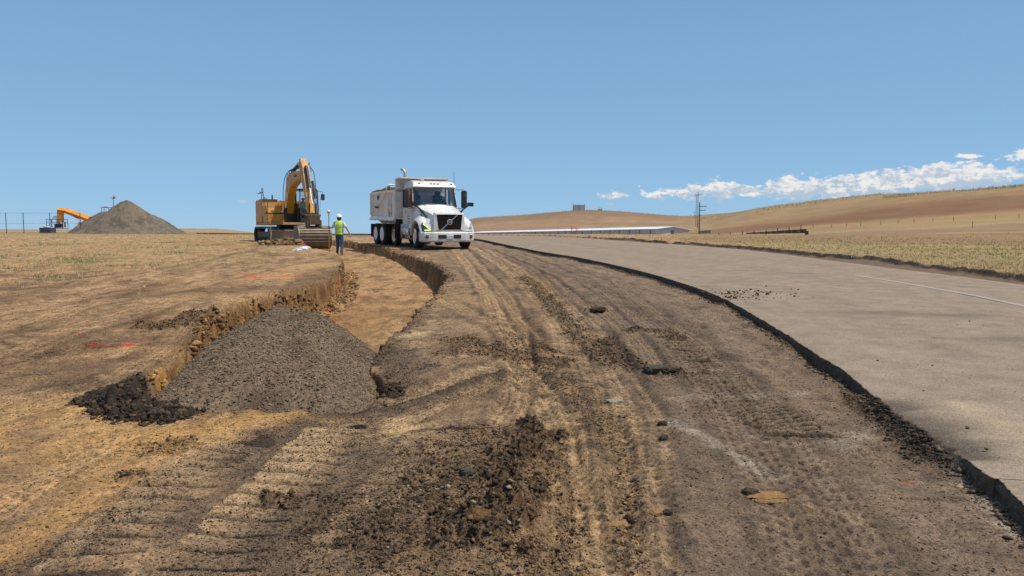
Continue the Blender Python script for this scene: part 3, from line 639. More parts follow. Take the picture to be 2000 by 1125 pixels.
def build_road():
    ys = [-2.5]
    L = ROAD_L; Rr = ROAD_R
    # resample both edges by matched parameter: position along the left edge
    seg = np.hypot(*np.diff(L, axis=0).T); sl = np.concatenate([[0], np.cumsum(seg)]); s = [0.]
    while s[-1] < sl[-1]:
        p = np.array([np.interp(s[-1], sl, L[:, 0]), np.interp(s[-1], sl, L[:, 1])]); s.append(s[-1]+max(.012, .0035*np.hypot(*p)))
    s = np.array(s[:-1]); lx = np.interp(s, sl, L[:, 0]); ly = np.interp(s, sl, L[:, 1])
    # matching point on the right edge: nearest
    seg = np.hypot(*np.diff(Rr, axis=0).T); sr = np.concatenate([[0], np.cumsum(seg)]); rs = np.linspace(0, sr[-1], 3000); rx = np.interp(rs, sr, Rr[:, 0]); ry = np.interp(rs, sr, Rr[:, 1])
    idx = np.array([np.argmin((rx-a)**2+(ry-b)**2) for a, b in zip(lx, ly)]); idx = np.maximum.accumulate(idx)
    rxx = np.interp(np.arange(len(s)), np.arange(len(s)), rx[idx]); ryy = ry[idx]
    ker = np.ones(41)/41
    def sm(v): return np.convolve(np.pad(v, 20, mode='edge'), ker, 'valid')
    rxx, ryy = sm(rxx), sm(ryy)
    dx = rxx-lx; dy = ryy-ly; ll = np.hypot(dx, dy); ux, uy = dx/ll, dy/ll
    bd = np.array([abs(line_sd(np.array([a]), np.array([b]), BREAK)[0][0]) for a, b in zip(lx, ly)]); brk = 1-ss(.05, .2, bd)
    jg = .012*pn(s*6, s*0, 301)+.010*pn(s*25, s*0+2, 302)+.006*pn(s*70, s*0+5, 303)+.012*np.maximum(0, pn(s*2.5, s*0+7, 305))*2+brk*(.02+.07*fbm(s*5, s*0+1, 304, 4))
    T = np.concatenate([[0, .0015, .004, .01, .02], np.linspace(.04, 1, 26)]); rows = []
    cols = []
    g0 = G(lx+ux*jg, ly+uy*jg)
    for k, (dd, off) in enumerate([(-.26, -.03), (-.16, -.008), (-.12, -.01), (-.085, .004), (-.05, -.008), (-.02, -.002), (-.006, 0)]):
        o2 = off+.012*pn(s*18, s*0+k*3.1, 310+k)+.008*pn(s*55, s*0+k*1.7, 330+k)-brk*(dd*-1.)*.9
        rows.append(np.stack([lx+ux*(jg+o2), ly+uy*(jg+o2), g0+dd], 1)); cols.append(np.repeat(np.array([ap(100, 88, 76)]), len(s), 0)*(1+.45*pn(s*20, s*0+k, 350)[:, None]))
    for t in T:
        px = lx+ux*jg+(dx-ux*jg)*t; py = ly+uy*jg+(dy-uy*jg)*t; d = t*ll
        zz = G(px, py)+.004*pn(px*.7, py*.7, 360)-brk*.03*(1-ss(.0, .3, d)); rows.append(np.stack([px, py, zz], 1))
        base = np.array(ap(161, 142, 121))[None, :]*(1+.05*fbm(px*.5, py*.25, 362, 3)+.05*fbm(px*2, py*2, 364, 3))[:, None]
        dust = ss(.35, .9, fbm(px*.6, py*.3, 366, 3)+.3)*.25; base = base*(1-dust[:, None])+np.array(ap(172, 151, 127))*dust[:, None]
        wp = np.exp(-((d-1.6+.2*pn(py*.2, d*0, 371))/.45)**2)+np.exp(-((d-3.5)/.5)**2)+.8*np.exp(-((d-5.3)/.5)**2); base = base*(1-.07*wp)[:, None]; tk_ = ss(.15, .5, fbm(px*4, py*.25, 373, 3))*ss(1.6, .2, d); base = base*(1-.14*tk_[:, None])
        ck = np.abs(fbm(px*.5+.3*fbm(px*3, py*3, 375, 3), py*.35, 374, 3)); ckm = (1-ss(.0, .012, ck))*.0; e = brk*(1-ss(.02, .45, d+.12*fbm(px*5, py*5, 368, 3))); base = base*(1-.75*e[:, None])+np.array(ap(70, 62, 55))*.75*e[:, None]
        e2 = brk*ss(.25, .4, d)*(1-ss(.5, .9, d+.3*fbm(px*3, py*7, 370, 3))); base = base*(1-.45*e2[:, None])+np.array(ap(196, 174, 140))*.45*e2[:, None]
        for (su, sv, sw) in ((1850, 616, .3), (1990, 663, .35), (1700, 610, .25)):
            c0 = up(su, sv, 0); e3 = np.exp(-(((px-c0[0])/.8)**2+((py-c0[1])/.2)**2)); base = base*(1-.35*e3[:, None])
        cols.append(base)
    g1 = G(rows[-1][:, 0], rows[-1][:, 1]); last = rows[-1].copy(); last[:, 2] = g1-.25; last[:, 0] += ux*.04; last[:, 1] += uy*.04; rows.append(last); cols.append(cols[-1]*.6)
    V = np.concatenate(rows); C = np.concatenate(cols); ns = len(s); nk = len(rows)
    i = np.arange(nk-1)[:, None]*ns; j = np.arange(ns-1)[None, :]; Fc = np.stack([i+j, i+j+1, i+ns+j+1, i+ns+j], -1).reshape(-1, 4)[:, ::-1]
    m = attr_mat('asphalt', bump=.35, scales=(3, 55, 170), var=.26, dist=.008, speck=[(85, .84, (.34, .305, .26), .4), (90, .78, (.045, .04, .034), .6)])
    tag(np_mesh('road', V, Fc, m, C), kind='structure')
build_road()

def paint_strip(name, px, w, wear):
    P = smooth_line(ups(px, 0), 24); t = np.gradient(P, axis=0); t /= np.hypot(*t.T)[:, None]; nn = np.stack([-t[:, 1], t[:, 0]], 1)
    rows = [P+nn*w*k for k in (-.5, 0, .5)]; V = np.concatenate([np.column_stack([q, G(q[:, 0], q[:, 1])+.006]) for q in rows]); n = len(P)
    Fc = [(k*n+i, k*n+i+1, (k+1)*n+i+1, (k+1)*n+i) for k in range(2) for i in range(n-1)]
    m = mat('road_paint_'+('worn' if wear > .6 else 'faded'), ap(188, 176, 160), .8, var=.1, scale=3, dirt=ap(162, 148, 132), dirt_amt=wear, dscale=6)
    o = np_mesh(name, V, np.array(Fc), m); tag(o, kind='structure')
paint_strip('road_marking', [(1671, 538), (1740, 549), (1807, 560.5), (1900, 577), (2000, 598), (2120, 622)], .13, .85)
paint_strip('road_marking', [(1067, 484.5), (1160, 483.5), (1290, 481)], .1, .9)
paint_strip('road_marking', [(1380, 527), (1460, 528.5), (1560, 533), (1660, 537)], .07, .9)
# ------------------------------------------------------------------ loose stones, clods, mounds
soil_chunk = attr_mat('soil_chunk', bump=.5, scales=(20, 80, 240), var=.2)
_ico_v = None
def _ico():
    global _ico_v, _ico_f
    t = (1+5**.5)/2; v = np.array([(-1, t, 0), (1, t, 0), (-1, -t, 0), (1, -t, 0), (0, -1, t), (0, 1, t), (0, -1, -t), (0, 1, -t), (t, 0, -1), (t, 0, 1), (-t, 0, -1), (-t, 0, 1)], float); v /= np.linalg.norm(v[0])
    f = np.array([(0, 11, 5), (0, 5, 1), (0, 1, 7), (0, 7, 10), (0, 10, 11), (1, 5, 9), (5, 11, 4), (11, 10, 2), (10, 7, 6), (7, 1, 8), (3, 9, 4), (3, 4, 2), (3, 2, 6), (3, 6, 8), (3, 8, 9), (4, 9, 5), (2, 4, 11), (6, 2, 10), (8, 6, 7), (9, 8, 1)])
    _ico_v, _ico_f = v, f
_ico()
_oct_v = np.array([(1, 0, 0), (-1, 0, 0), (0, 1, 0), (0, -1, 0), (0, 0, 1), (0, 0, -1)], float)
_oct_f = np.array([(0, 2, 4), (2, 1, 4), (1, 3, 4), (3, 0, 4), (2, 0, 5), (1, 2, 5), (3, 1, 5), (0, 3, 5)])
def stones(name, P, size, colr, flat=.65, parent=None, ico=True, sub_=.25, label=None):
    """one mesh of many irregular stones; P (n,3) foot points"""
    V0, F0 = (_ico_v, _ico_f) if ico else (_oct_v, _oct_f); n = len(P); m = len(V0)
    V = V0[None, :, :]*(.62+.76*rng.random((n, m, 1))); V = V*(.65+.7*rng.random((n, 1, 3)))
    a = rng.random(n)*6.283; b = (rng.random(n)-.5)*1.2; ca, sa, cb, sb = np.cos(a), np.sin(a), np.cos(b), np.sin(b)
    X = V[..., 0]*cb[:, None]-V[..., 2]*sb[:, None]; Z = V[..., 0]*sb[:, None]+V[..., 2]*cb[:, None]; Y = V[..., 1]
    V = np.stack([X*ca[:, None]-Y*sa[:, None], X*sa[:, None]+Y*ca[:, None], Z*flat], -1)*size[:, None, None]
    V[..., 2] += (size*flat*(1-sub_*2))[:, None]; V += P[:, None, :]
    Fc = (F0[None]+(np.arange(n)*m)[:, None, None]).reshape(-1, 3)
    return np_mesh(name, V.reshape(-1, 3), Fc, soil_chunk, np.repeat(colr, m, 0), parent=parent)
def scatter_crumbs():
    N = 460000
    r = 2.3*np.exp(rng.random(N)*math.log(26/2.3)); a = (rng.random(N)-.5)*2*R(41); x = r*np.sin(a); y = r*np.cos(a)
    z, C = ground(x, y); ro, gm, cm, left = ground.rough, ground.gm, ground.cm, ground.left
    p = np.where(left, .085+.3*ro+.5*gm+1.*cm, 0); k = rng.random(N) < np.clip(p, 0, 1)
    k &= ~((poly_sd(x, y, TRENCH) < .02) & (rng.random(N) < .6))
    x, y, z, C, cm, gm, r = x[k], y[k], z[k], C[k], cm[k], gm[k], r[k]; n = len(x)
    s = np.maximum(.0030, .00062*r)*(1-rng.random(n))**(-.42-.12*cm); s = np.clip(s, 0, .008+.013*cm)
    q = rng.random(n); f = .45+.7*rng.random(n); c = C*f[:, None]*np.array([1, .97, .93])
    c = np.where((q > .96)[:, None], np.array(ap(168, 148, 120))*(.7+.5*rng.random(n))[:, None], c)
    c = np.where((q < .25+.3*gm+.45*cm)[:, None], np.array(ap(80, 66, 52))*(.6+.7*rng.random(n))[:, None], c)
    tag(stones('loose_crumbs', np.stack([x, y, z], 1), s, c, ico=False, flat=.7), kind='stuff')
    print('crumbs', n)
scatter_crumbs()

# --- mound of gravel filling the near end of the trench
def mound_clip(h, dx, dy, td, n1):
    fr = ss(3.2, 2.5, -dy); h = h-.5*np.clip(td+.62+.1*n1, 0, 1.2)*ss(-.5, .4, dx)*fr-1.1*np.clip(td+.48, 0, .9)*ss(-.3, -.7, dx)*ss(3.3, 2.9, -dy)
    return h-.8*np.clip(-dy-3.1+.12*n1, 0, 1)-.9*np.clip(td-.12+.05*n1, 0, 1)*(1-fr)
def near_mound():
    px, py = up(545, 598, .42); cx, cy = px, py
    n = 330; gx = np.linspace(-1.9, 2.4, n+60); gy = np.linspace(-3.9, 1.6, n+130); X, Y = np.meshgrid(gx, gy); x = (X+cx).ravel(); y = (Y+cy).ravel()
    dx = x-cx; dy = y-cy; d = np.hypot(dx, dy)+1e-6; an = np.arctan2(dx, -dy)          # 0 = towards the camera, + = right
    ka = np.radians([-180, -135, -90, -60, -25, 0, 30, 60, 90, 135, 180]); ks = [.66, .7, .80, .62, .27, .15, .175, .22, .27, .5, .66]
    sl = np.interp(an, ka, ks); n1 = fbm(x*1.1, y*1.1, 401, 4); d2 = np.sqrt(d*d+.01)-.1
    h = .41-sl*d2*(1+.18*n1)+.03*n1
    # secondary shoulder with darker coarse spill
    h = h-.05*np.exp(-((dx+.35*dy-.1)/.16)**2)*ss(-2.5, -.6, dy)*(dy < 0)
    td = sub(x, y, TRENCH, 3, lambda a, b: poly_sd(a, b, TRENCH), 1.); h = mound_clip(h, dx, dy, td, n1)
    wx = x+.02*n1; h2 = h+.008*clod(wx*20, y*20, 411, .6)+.008*clod(x*38, y*38, 421, .6)+.02*fbm(x*6, y*6, 431, 3)
    z = G(x, y)+h2
    C = np.array(ap(130, 110, 89))[None, :]*(1+.14*fbm(x*2, y*2, 441, 4)+.2*pn(x*22, y*22, 443)+.15*pn(x*45, y*45, 445))[:, None]
    dk = ss(.15, .5, fbm(x*1.6, y*1.6, 451, 4)+.25*ss(-1.5, 0, dy)); C = C*(1-.28*dk[:, None])
    bl = ss(.9, .2, -dy)*0; ny, nx = len(gy), len(gx)
    i = np.arange(ny-1)[:, None]*nx; j = np.arange(nx-1)[None, :]; Fc = np.stack([i+j, i+j+1, i+nx+j+1, i+nx+j], -1).reshape(-1, 4)
    o = np_mesh('gravel_mound', np.stack([x, y, z], 1), Fc, attr_mat('gravel', bump=.7, scales=(18, 70, 220), var=.25, speck=[(60, .9, (.32, .28, .23), .5), (40, .88, (.04, .035, .03), .6)]), C)
    tag(o, 'grey brown gravel mound filling the near end of the trench', 'gravel mound')
    # pebbles lying on it belong to it
    N = 70000; x = cx-1.7+4*rng.random(N); y = cy-3.6+5*rng.random(N); dx = x-cx; dy = y-cy; d = np.hypot(dx, dy); an = np.arctan2(dx, -dy)
    n1 = fbm(x*1.1, y*1.1, 401, 4); h = .41-np.interp(an, ka, ks)*(np.sqrt(d*d+.01)-.1)*(1+.18*n1)+.03*n1
    h = h-.05*np.exp(-((dx+.35*dy-.1)/.16)**2)*ss(-2.5, -.6, dy)*(dy < 0); td = poly_sd(x, y, TRENCH); h = mound_clip(h, dx, dy, td, n1)+.02*fbm(x*6, y*6, 431, 3)
    k = G(x, y)+h+.012 > ground(x, y)[0]; x, y, h = x[k], y[k], h[k]; m = len(x)
    s = .0038*(1-rng.random(m))**(-.42); s = np.clip(s, 0, .014); q = rng.random(m)
    c = np.array(ap(132, 112, 90))*(.6+.7*rng.random(m))[:, None]; c = np.where((q > .9)[:, None], np.array(ap(176, 160, 138)), c)
    p = stones('pebbles', np.stack([x, y, G(x, y)+h+.004], 1), s, c, ico=False, parent=o); p['kind'] = 'stuff'
near_mound()

def heap(name, label, cat, c, rx, ry, h, n, cols, sz, seed, extra=(), amp=1., mcol=None):
    """a heap of broken soil: body mesh plus its lumps as a stuff part"""
    g = 110; X, Y = np.meshgrid(np.linspace(-1.4, 1.4, g), np.linspace(-1.4, 1.4, g)); X = X.ravel(); Y = Y.ravel(); x = c[0]+X*rx; y = c[1]+Y*ry
    def hh(X, Y, x, y):
        d = np.hypot(X, Y)*(1+.25*fbm(X*1.5+seed, Y*1.5, seed, 3)); v = h*np.clip(1-d, 0, 1)**.9
        for ex, ey, er, eh in extra: v = np.maximum(v, eh*np.clip(1-np.hypot((X-ex)/er, (Y-ey)/er)*(1+.2*fbm(X*3, Y*3, seed+2, 2)), 0, 1)**.8)
        return v
    v = hh(X, Y, x, y); gz, _ = ground(x, y)
    z = gz-.03-.12*(v <= 0)+v+amp*(v > 0)*np.minimum(1, v/.06)*(clod(x*9, y*9, seed+5, .8)*.045+clod(x*19, y*19, seed+6, .8)*.035+.05*np.abs(fbm(x*8, y*8, seed+8, 4)))
    C = np.array(mcol if mcol is not None else cols[0])[None, :]*(1+.35*pn(x*18, y*18, seed+7))[:, None]
    i = np.arange(g-1)[:, None]*g; j = np.arange(g-1)[None, :]; Fc = np.stack([i+j, i+j+1, i+g+j+1, i+g+j], -1).reshape(-1, 4)
    o = np_mesh(name, np.stack([x, y, z], 1), Fc, soil_chunk, C); tag(o, label, cat)
    a = rng.random(n)*6.283; q = rng.random(n)**.6*1.05; X = q*np.cos(a); Y = q*np.sin(a)
    for k_, (ex, ey, er, eh) in enumerate(extra):
        m = n//(len(extra)+1); sl = slice(k_*m, (k_+1)*m); X[sl] = ex+er*X[sl]; Y[sl] = ey+er*Y[sl]
    x = c[0]+X*rx; y = c[1]+Y*ry; v = hh(X, Y, x, y); gz, _ = ground(x, y); s = sz*(1-rng.random(n))**(-.4); s = np.clip(s, 0, sz*4)
    cc = np.array(cols)[rng.integers(0, len(cols), n)]*(.6+.7*rng.random(n))[:, None]
    p = stones('lumps', np.stack([x, y, gz+v*.95-.01], 1), s, cc, parent=o, flat=.8); p['kind'] = 'stuff'; return o
BL = [ap(66, 56, 47), ap(82, 69, 56), ap(52, 45, 39), ap(104, 84, 62)]
hc = up(275, 768, 0)
heap('soil_heap', 'heap of crumbly black soil spilling over the near left corner of the trench', 'soil heap', hc, .40, .48, .14, 8000, BL, .0064, 501, extra=[(-.95, .45, .75, .1), (-.05, .15, .75, .27), (.85, -.35, .7, .08), (-.45, .3, .6, .17)])
TN = [ap(186, 140, 84), ap(170, 128, 80), ap(196, 152, 96)]
bc = up(350, 722, -.05)
heap('clay_block', 'orange tan clay bank at the trench corner between black soil heap and gravel mound', 'clay bank', (bc[0]+.06, bc[1]+.02), .30, .42, .2, 700, TN, .008, 521, amp=1.6)
kc = up(757, 738, 0)
heap('soil_heap', 'small black soil lump on the right hand trench edge beside the gravel mound', 'soil heap', kc, .17, .30, .06, 800, BL, .005, 531, amp=.7)
ec = up(555, 474, 0)
heap('rubble_heap', 'broken tan soil clods heaped in front of the excavator blade', 'rubble heap', (ec[0]+.1, ec[1]), 1.25, .5, .32, 900, [ap(150, 120, 86), ap(120, 94, 66), ap(176, 146, 106)], .035, 541, amp=1.5)
vc = up(700, 792, 0)

def wall_blocks():
    """angular lumps sticking out of the crumbling left wall and lying at its foot"""
    L = ups([(364, 690), (378, 660), (384, 638), (405, 620), (430, 607), (480, 594), (540, 576), (600, 558), (640, 547), (662, 528), (668, 508)]); L = smooth_line(L, 8)
    seg = np.hypot(*np.diff(L, axis=0).T); cum = np.concatenate([[0], np.cumsum(seg)]); n = 5200
    s = rng.random(n)*cum[-1]; px = np.interp(s, cum, L[:, 0]); py = np.interp(s, cum, L[:, 1]); tx = np.gradient(L[:, 0]); ty = np.gradient(L[:, 1]); tl = np.hypot(tx, ty)
    nx = np.interp(s, cum, ty/tl); ny = np.interp(s, cum, -tx/tl)
    o = .0+.2*rng.random(n); o = np.where(rng.random(n) < .3, rng.random(n)*.6-.1, o); x = px+nx*o; y = py+ny*o
    z, C = ground(x, y); sz = np.clip(.014*(1-rng.random(n))**(-.5), 0, .046); sz *= np.where(o < 0, .5, 1)
    c = np.array(ap(164, 128, 86))*(.5+.75*rng.random(n))[:, None]; c = np.where((rng.random(n) > .72)[:, None], np.array(ap(110, 84, 56))*(.7+.4*rng.random(n))[:, None], c)
    tag(stones('wall_clods', np.stack([x, y, z-.01], 1), sz, c, flat=.85), kind='stuff')
    # other side: thin line of crumbs at the rim
    L = smooth_line(TRENCH[6:24], 6); seg = np.hypot(*np.diff(L, axis=0).T); cum = np.concatenate([[0], np.cumsum(seg)]); n = 3200; s = rng.random(n)*cum[-1]
    x = np.interp(s, cum, L[:, 0])+rng.normal(0, .09, n); y = np.interp(s, cum, L[:, 1])+rng.normal(0, .09, n); z, C = ground(x, y)
    sz = np.clip(.006*(1-rng.random(n))**(-.5), 0, .026); c = np.array(ap(104, 82, 58))*(.5+.8*rng.random(n))[:, None]
    tag(stones('rim_clods', np.stack([x, y, z-.005], 1), sz, c, flat=.8), kind='stuff')
wall_blocks()

# --- single slabs and chunks one can point at
def slab(name, label, u, v, dims, col, seed, rz=0., tilt=0., cat='clod'):
    bm = bmesh.new(); bmesh.ops.create_icosphere(bm, subdivisions=4, radius=1)
    co = np.array([q.co[:] for q in bm.verts]); x, y, z = co.T
    k = 1+.22*fbm(x*1.3+seed, y*1.3+z, seed, 4)+.10*clod(x*4+z*3, y*4+seed, seed+3, .8); co = np.sign(co)*np.abs(co)**.8*k[:, None]
    co[:, 2] += .25*pn(x*3, y*3, seed+9)*(z > 0)
    co *= np.array(dims)/2; 
    for q, p in zip(bm.verts, co): q.co = p
    me = bpy.data.meshes.new(name); bm.to_mesh(me); bm.free(); me.materials.append(col); o = bpy.data.objects.new(name, me); COL.objects.link(o)
    x, y = up(u, v, -.1); z = float(ground(np.array([x]), np.array([y]))[0][0]); o.location = (x, y, z+dims[2]*.22); o.rotation_euler = (tilt, tilt*.5, rz); tag(o, label, cat); return o
m_clay = mat('dry_clay', ap(168, 130, 88), .95, var=.25, scale=18, dirt=ap(120, 92, 62), dirt_amt=.5, bump=.9, bscale=50, spec=.1, dscale=14)
m_dark = mat('black_soil', ap(88, 75, 61), .95, var=.3, scale=20, dirt=ap(40, 36, 32), dirt_amt=.5, bump=.9, bscale=50, spec=.1, dscale=14)
m_asph = mat('asphalt_piece', ap(92, 86, 72), .9, var=.25, scale=20, dirt=ap(60, 55, 46), dirt_amt=.5, bump=.9, bscale=80, spec=.2, dscale=14)
slab('clay_slab', 'flat cracked orange clay slab lying alone on the milled ground at lower right', 1500, 964, (.24, .15, .05), m_clay, 601, .1)
slab('clay_slab', 'small crumbling dark brown clod touching the left end of the cracked clay slab', 1466, 958, (.10, .09, .05), m_dark, 607, .4)
slab('clay_slab', 'half round pale clay slab with a dark raised right edge, lowest of the clay slabs', 1207, 1012, (.13, .08, .035), m_clay, 613, .2)
slab('soil_lump', 'narrow black upright lump at the right edge of the half round clay slab', 1230, 1002, (.035, .09, .05), m_dark, 617, .3)
slab('clay_slab', 'thumb sized tan clod between the half round clay slab and the cracked clay slab', 1281, 1001, (.085, .06, .04), m_clay, 619, .8)
slab('clay_slab', 'small dark clod just right of the thumb sized tan clod', 1303, 997, (.06, .04, .035), m_dark, 621, .2)
slab('asphalt_chunk', 'greenish grey broken asphalt chunk at the left end of the upper toothed groove patch', 1282, 724, (.26, .16, .09), m_asph, 623, .05)
slab('asphalt_chunk', 'thin dark soil ridge trailing right from the greenish asphalt chunk', 1315, 723, (.22, .1, .045), m_dark, 631, .05)
slab('soil_lump', 'black soil lump beside the white dust streak, at its upper left end', 1294, 825, (.075, .05, .045), m_dark, 637, .3)
slab('soil_lump', 'second black lump just below the one at the top of the white dust streak', 1296, 851, (.08, .055, .04), m_dark, 641, .9)
slab('asphalt_chunk', 'flat pale grey flake on the tyre tracks above the churned soil', 1200, 778, (.15, .1, .02), mat('grey_flake', ap(150, 146, 134), .9, var=.2), 643, .2)
slab('soil_lump', 'dark brown pointed lump where the tyre tracks fork, upper middle of the milled ground', 1168, 606, (.26, .2, .08), m_dark, 647, .1)
slab('clay_slab', 'large brown clod at the lower right of the churned soil', 948, 1040, (.2, .12, .09), mat('brown_clod', ap(128, 94, 62), .95, var=.25, bump=.9, bscale=50, spec=.1, dirt=ap(84, 62, 42), dirt_amt=.5, dscale=14), 651, .3, .3)
slab('soil_lump', 'grey clay lump in the middle of the churned soil', 912, 946, (.08, .07, .05), mat('grey_clay', ap(96, 94, 86), .9, var=.3, bump=.9, bscale=50, spec=.1, dirt=ap(52, 50, 46), dirt_amt=.6, dscale=14), 653, .3, .3)
slab('clay_slab', 'tan clay block leaning out of the left trench wall above the gravel mound', 405, 640, (.55, .4, .22), mat('tan_block', ap(176, 134, 84), .95, var=.2, bump=.9, bscale=30, spec=.1, dirt=ap(130, 98, 62), dirt_amt=.5), 657, .5, -.25)

# --- crumbs of dirt dropped on the road
def road_crumbs():
    n = 170; u = rng.normal(1445, 46, n); v = rng.normal(576, 6, n); P = []
    for a, b in zip(u, v): x, y = up(a, b, 0); P.append((x, y, float(G(x, y))+.002))
    s = np.clip(.009*(1-rng.random(n))**(-.45), 0, .032); c = np.array(ap(92, 76, 58))*(.6+.6*rng.random(n))[:, None]
    n2 = 160; Q = []
    for _ in range(n2):
        x, y = up(rng.uniform(1250, 2000), rng.uniform(560, 1000), 0)
        if line_sd(np.array([x]), np.array([y]), ROAD_L)[0][0] < -.2: Q.append((x, y, float(G(x, y))+.002))
    P = np.array(P+Q); s = np.concatenate([s, np.clip(.004*(1-rng.random(len(Q)))**(-.4), 0, .014)]); c = np.concatenate([c, np.tile(np.array(ap(96, 84, 70)), (len(Q), 1))])
    tag(stones('road_crumbs', P, s, c), kind='stuff')
road_crumbs()
# crumbs of the broken road edge
def edge_crumbs():
    n = 7000; L = BREAK; t = rng.random(n); seg = np.hypot(*np.diff(L, axis=0).T); cum = np.concatenate([[0], np.cumsum(seg)]); s = t*cum[-1]
    tx, ty = (L[-1]-L[0])/np.hypot(*(L[-1]-L[0])); o = rng.normal(-.10, .14, n)*(.4+.6*t); x = np.interp(s, cum, L[:, 0])-o*ty*-1; y = np.interp(s, cum, L[:, 1])-o*tx
    z, C = ground(x, y); sd = line_sd(x, y, ROAD_L)[0]; z = np.where(sd < -.12, G(x, y)-.01, np.where(sd < .02, G(x, y)-.05, z))
    sz = np.clip(.005*(1-rng.random(n))**(-.4), 0, .018); c = np.array(ap(74, 65, 56))*(.6+.8*rng.random(n))[:, None]
    k = sd > -.03; tag(stones('asphalt_crumbs', np.stack([x, y, z], 1)[k], sz[k], c[k]), kind='stuff')
    L = ROAD_L; n = 3800; r = 4*np.exp(rng.random(n)*math.log(8)); seg = np.hypot(*np.diff(L, axis=0).T); cum = np.concatenate([[0], np.cumsum(seg)]); s = r+2
    x = np.interp(s, cum, L[:, 0])-np.abs(rng.normal(.0, .06, n))-.01; y = np.interp(s, cum, L[:, 1]); z, C = ground(x, y)
    sz = np.clip(np.maximum(.004, .0006*r)*(1-rng.random(n))**(-.45), 0, .03); c = np.array(ap(116, 101, 84))*(.6+.7*rng.random(n))[:, None]
    tag(stones('edge_crumbs', np.stack([x, y, z], 1), sz, c, ico=False), kind='stuff')
edge_crumbs()

# --- far gravel pile, two lobes
def far_pile():
    D = 80.; cx = (253-1000)/F*D; zb = 1.6+(448-456)*D/F
    n = 220; X, Y = np.meshgrid(np.linspace(-8.2, 7, n), np.linspace(-6.5, 6.5, n)); x = X.ravel(); y = Y.ravel()
    n1 = fbm(x*.5, y*.5, 701, 4); n2 = fbm(x*1.8, y*1.8, 703, 4)
    def cone(px, py, h, sl, r0=.15): return h-sl*1.07*(np.sqrt((x-px)**2+(y-py)**2+r0)-r0**.5)
    h = cone(0, 0, 3.85, .74*(1-.0)); h = np.maximum(h, cone(-2.95, 1.0, 2.7, .72, .5)); h = np.maximum(h, cone(-1.9, .4, 2.7, .66, .6))
    h = np.maximum(h, cone(1.2, -2.6, 1.7, .62, .3)); h = np.maximum(h, cone(-2.6, -2.4, 1.1, .6, .4)); h = np.maximum(h, cone(2.0, .2, 2.3, .62, 1.0))
    h = h+.16*n1+.07*n2-.25*np.exp(-((x-.3-.2*y+.2*n1)/.4)**2)*(y < -.3)
    z = zb-.3+np.maximum(h, -.3)+.05*clod(x*2.5, y*2.5, 705, .6)
    C = np.array(ap(134, 122, 106))[None, :]*(1+.2*n1+.25*n2)[:, None]; C = C*(1-.35*ss(.1, .5, fbm(x*.6+4, y*.9, 707, 4)))[:, None]
    tanm = ss(.0, 1.6, x)*ss(1, 3, z-zb)*.4; C = C*(1-tanm[:, None])+np.array(ap(158, 132, 98))*tanm[:, None]
    i = np.arange(n-1)[:, None]*n; j = np.arange(n-1)[None, :]; Fc = np.stack([i+j, i+j+1, i+n+j+1, i+n+j], -1).reshape(-1, 4)
    o = np_mesh('gravel_pile', np.stack([x+cx, y+D, z], 1), Fc, attr_mat('pile', bump=.8, scales=(2, 6, 25), var=.22, dist=.08), C)
    tag(o, 'tall peaked grey gravel pile on the left horizon, beside the wire fence', 'gravel pile')
far_pile()

# ------------------------------------------------------------------ grass and weeds (nobody could count the blades)
blade_m = attr_mat('dry_blades', bump=0, scales=(3, 12, 40), var=.15)
def blades(name, x, y, z, h, w, col, lean=.35, per=5):
    n = len(x); idx = np.repeat(np.arange(n), per); m = len(idx); a = rng.random(m)*6.283; l = rng.random(m)*lean; hh = h[idx]*(.55+.6*rng.random(m)); ww = w[idx]*(.6+.8*rng.random(m))
    bx = x[idx]+rng.normal(0, 1, m)*h[idx]*.25; by = y[idx]+rng.normal(0, 1, m)*h[idx]*.25; bz = z[idx]-.02
    ca, sa = np.cos(a), np.sin(a); tx = bx+ca*l*hh; ty = by+sa*l*hh; b = rng.random(m)*6.283; px, py = np.cos(b)*ww/2, np.sin(b)*ww/2
    V = np.stack([np.stack([bx-px, by-py, bz], 1), np.stack([bx+px, by+py, bz], 1), np.stack([(bx+tx)/2+px*.8, (by+ty)/2+py*.8, bz+hh*.6], 1), np.stack([tx, ty, bz+hh], 1)], 1).reshape(-1, 3)
    Fc = (np.array([[0, 1, 2], [0, 2, 3]])[None]+(np.arange(m)*4)[:, None, None]).reshape(-1, 3)
    c = np.repeat(col[idx]*(.95+.4*rng.random(m))[:, None], 4, 0); return tag(np_mesh(name, V, Fc, blade_m, c), kind='stuff')
def colors(n, opts, p): o = np.array([ap(*c) for c in opts]); return o[rng.choice(len(o), n, p=p)]
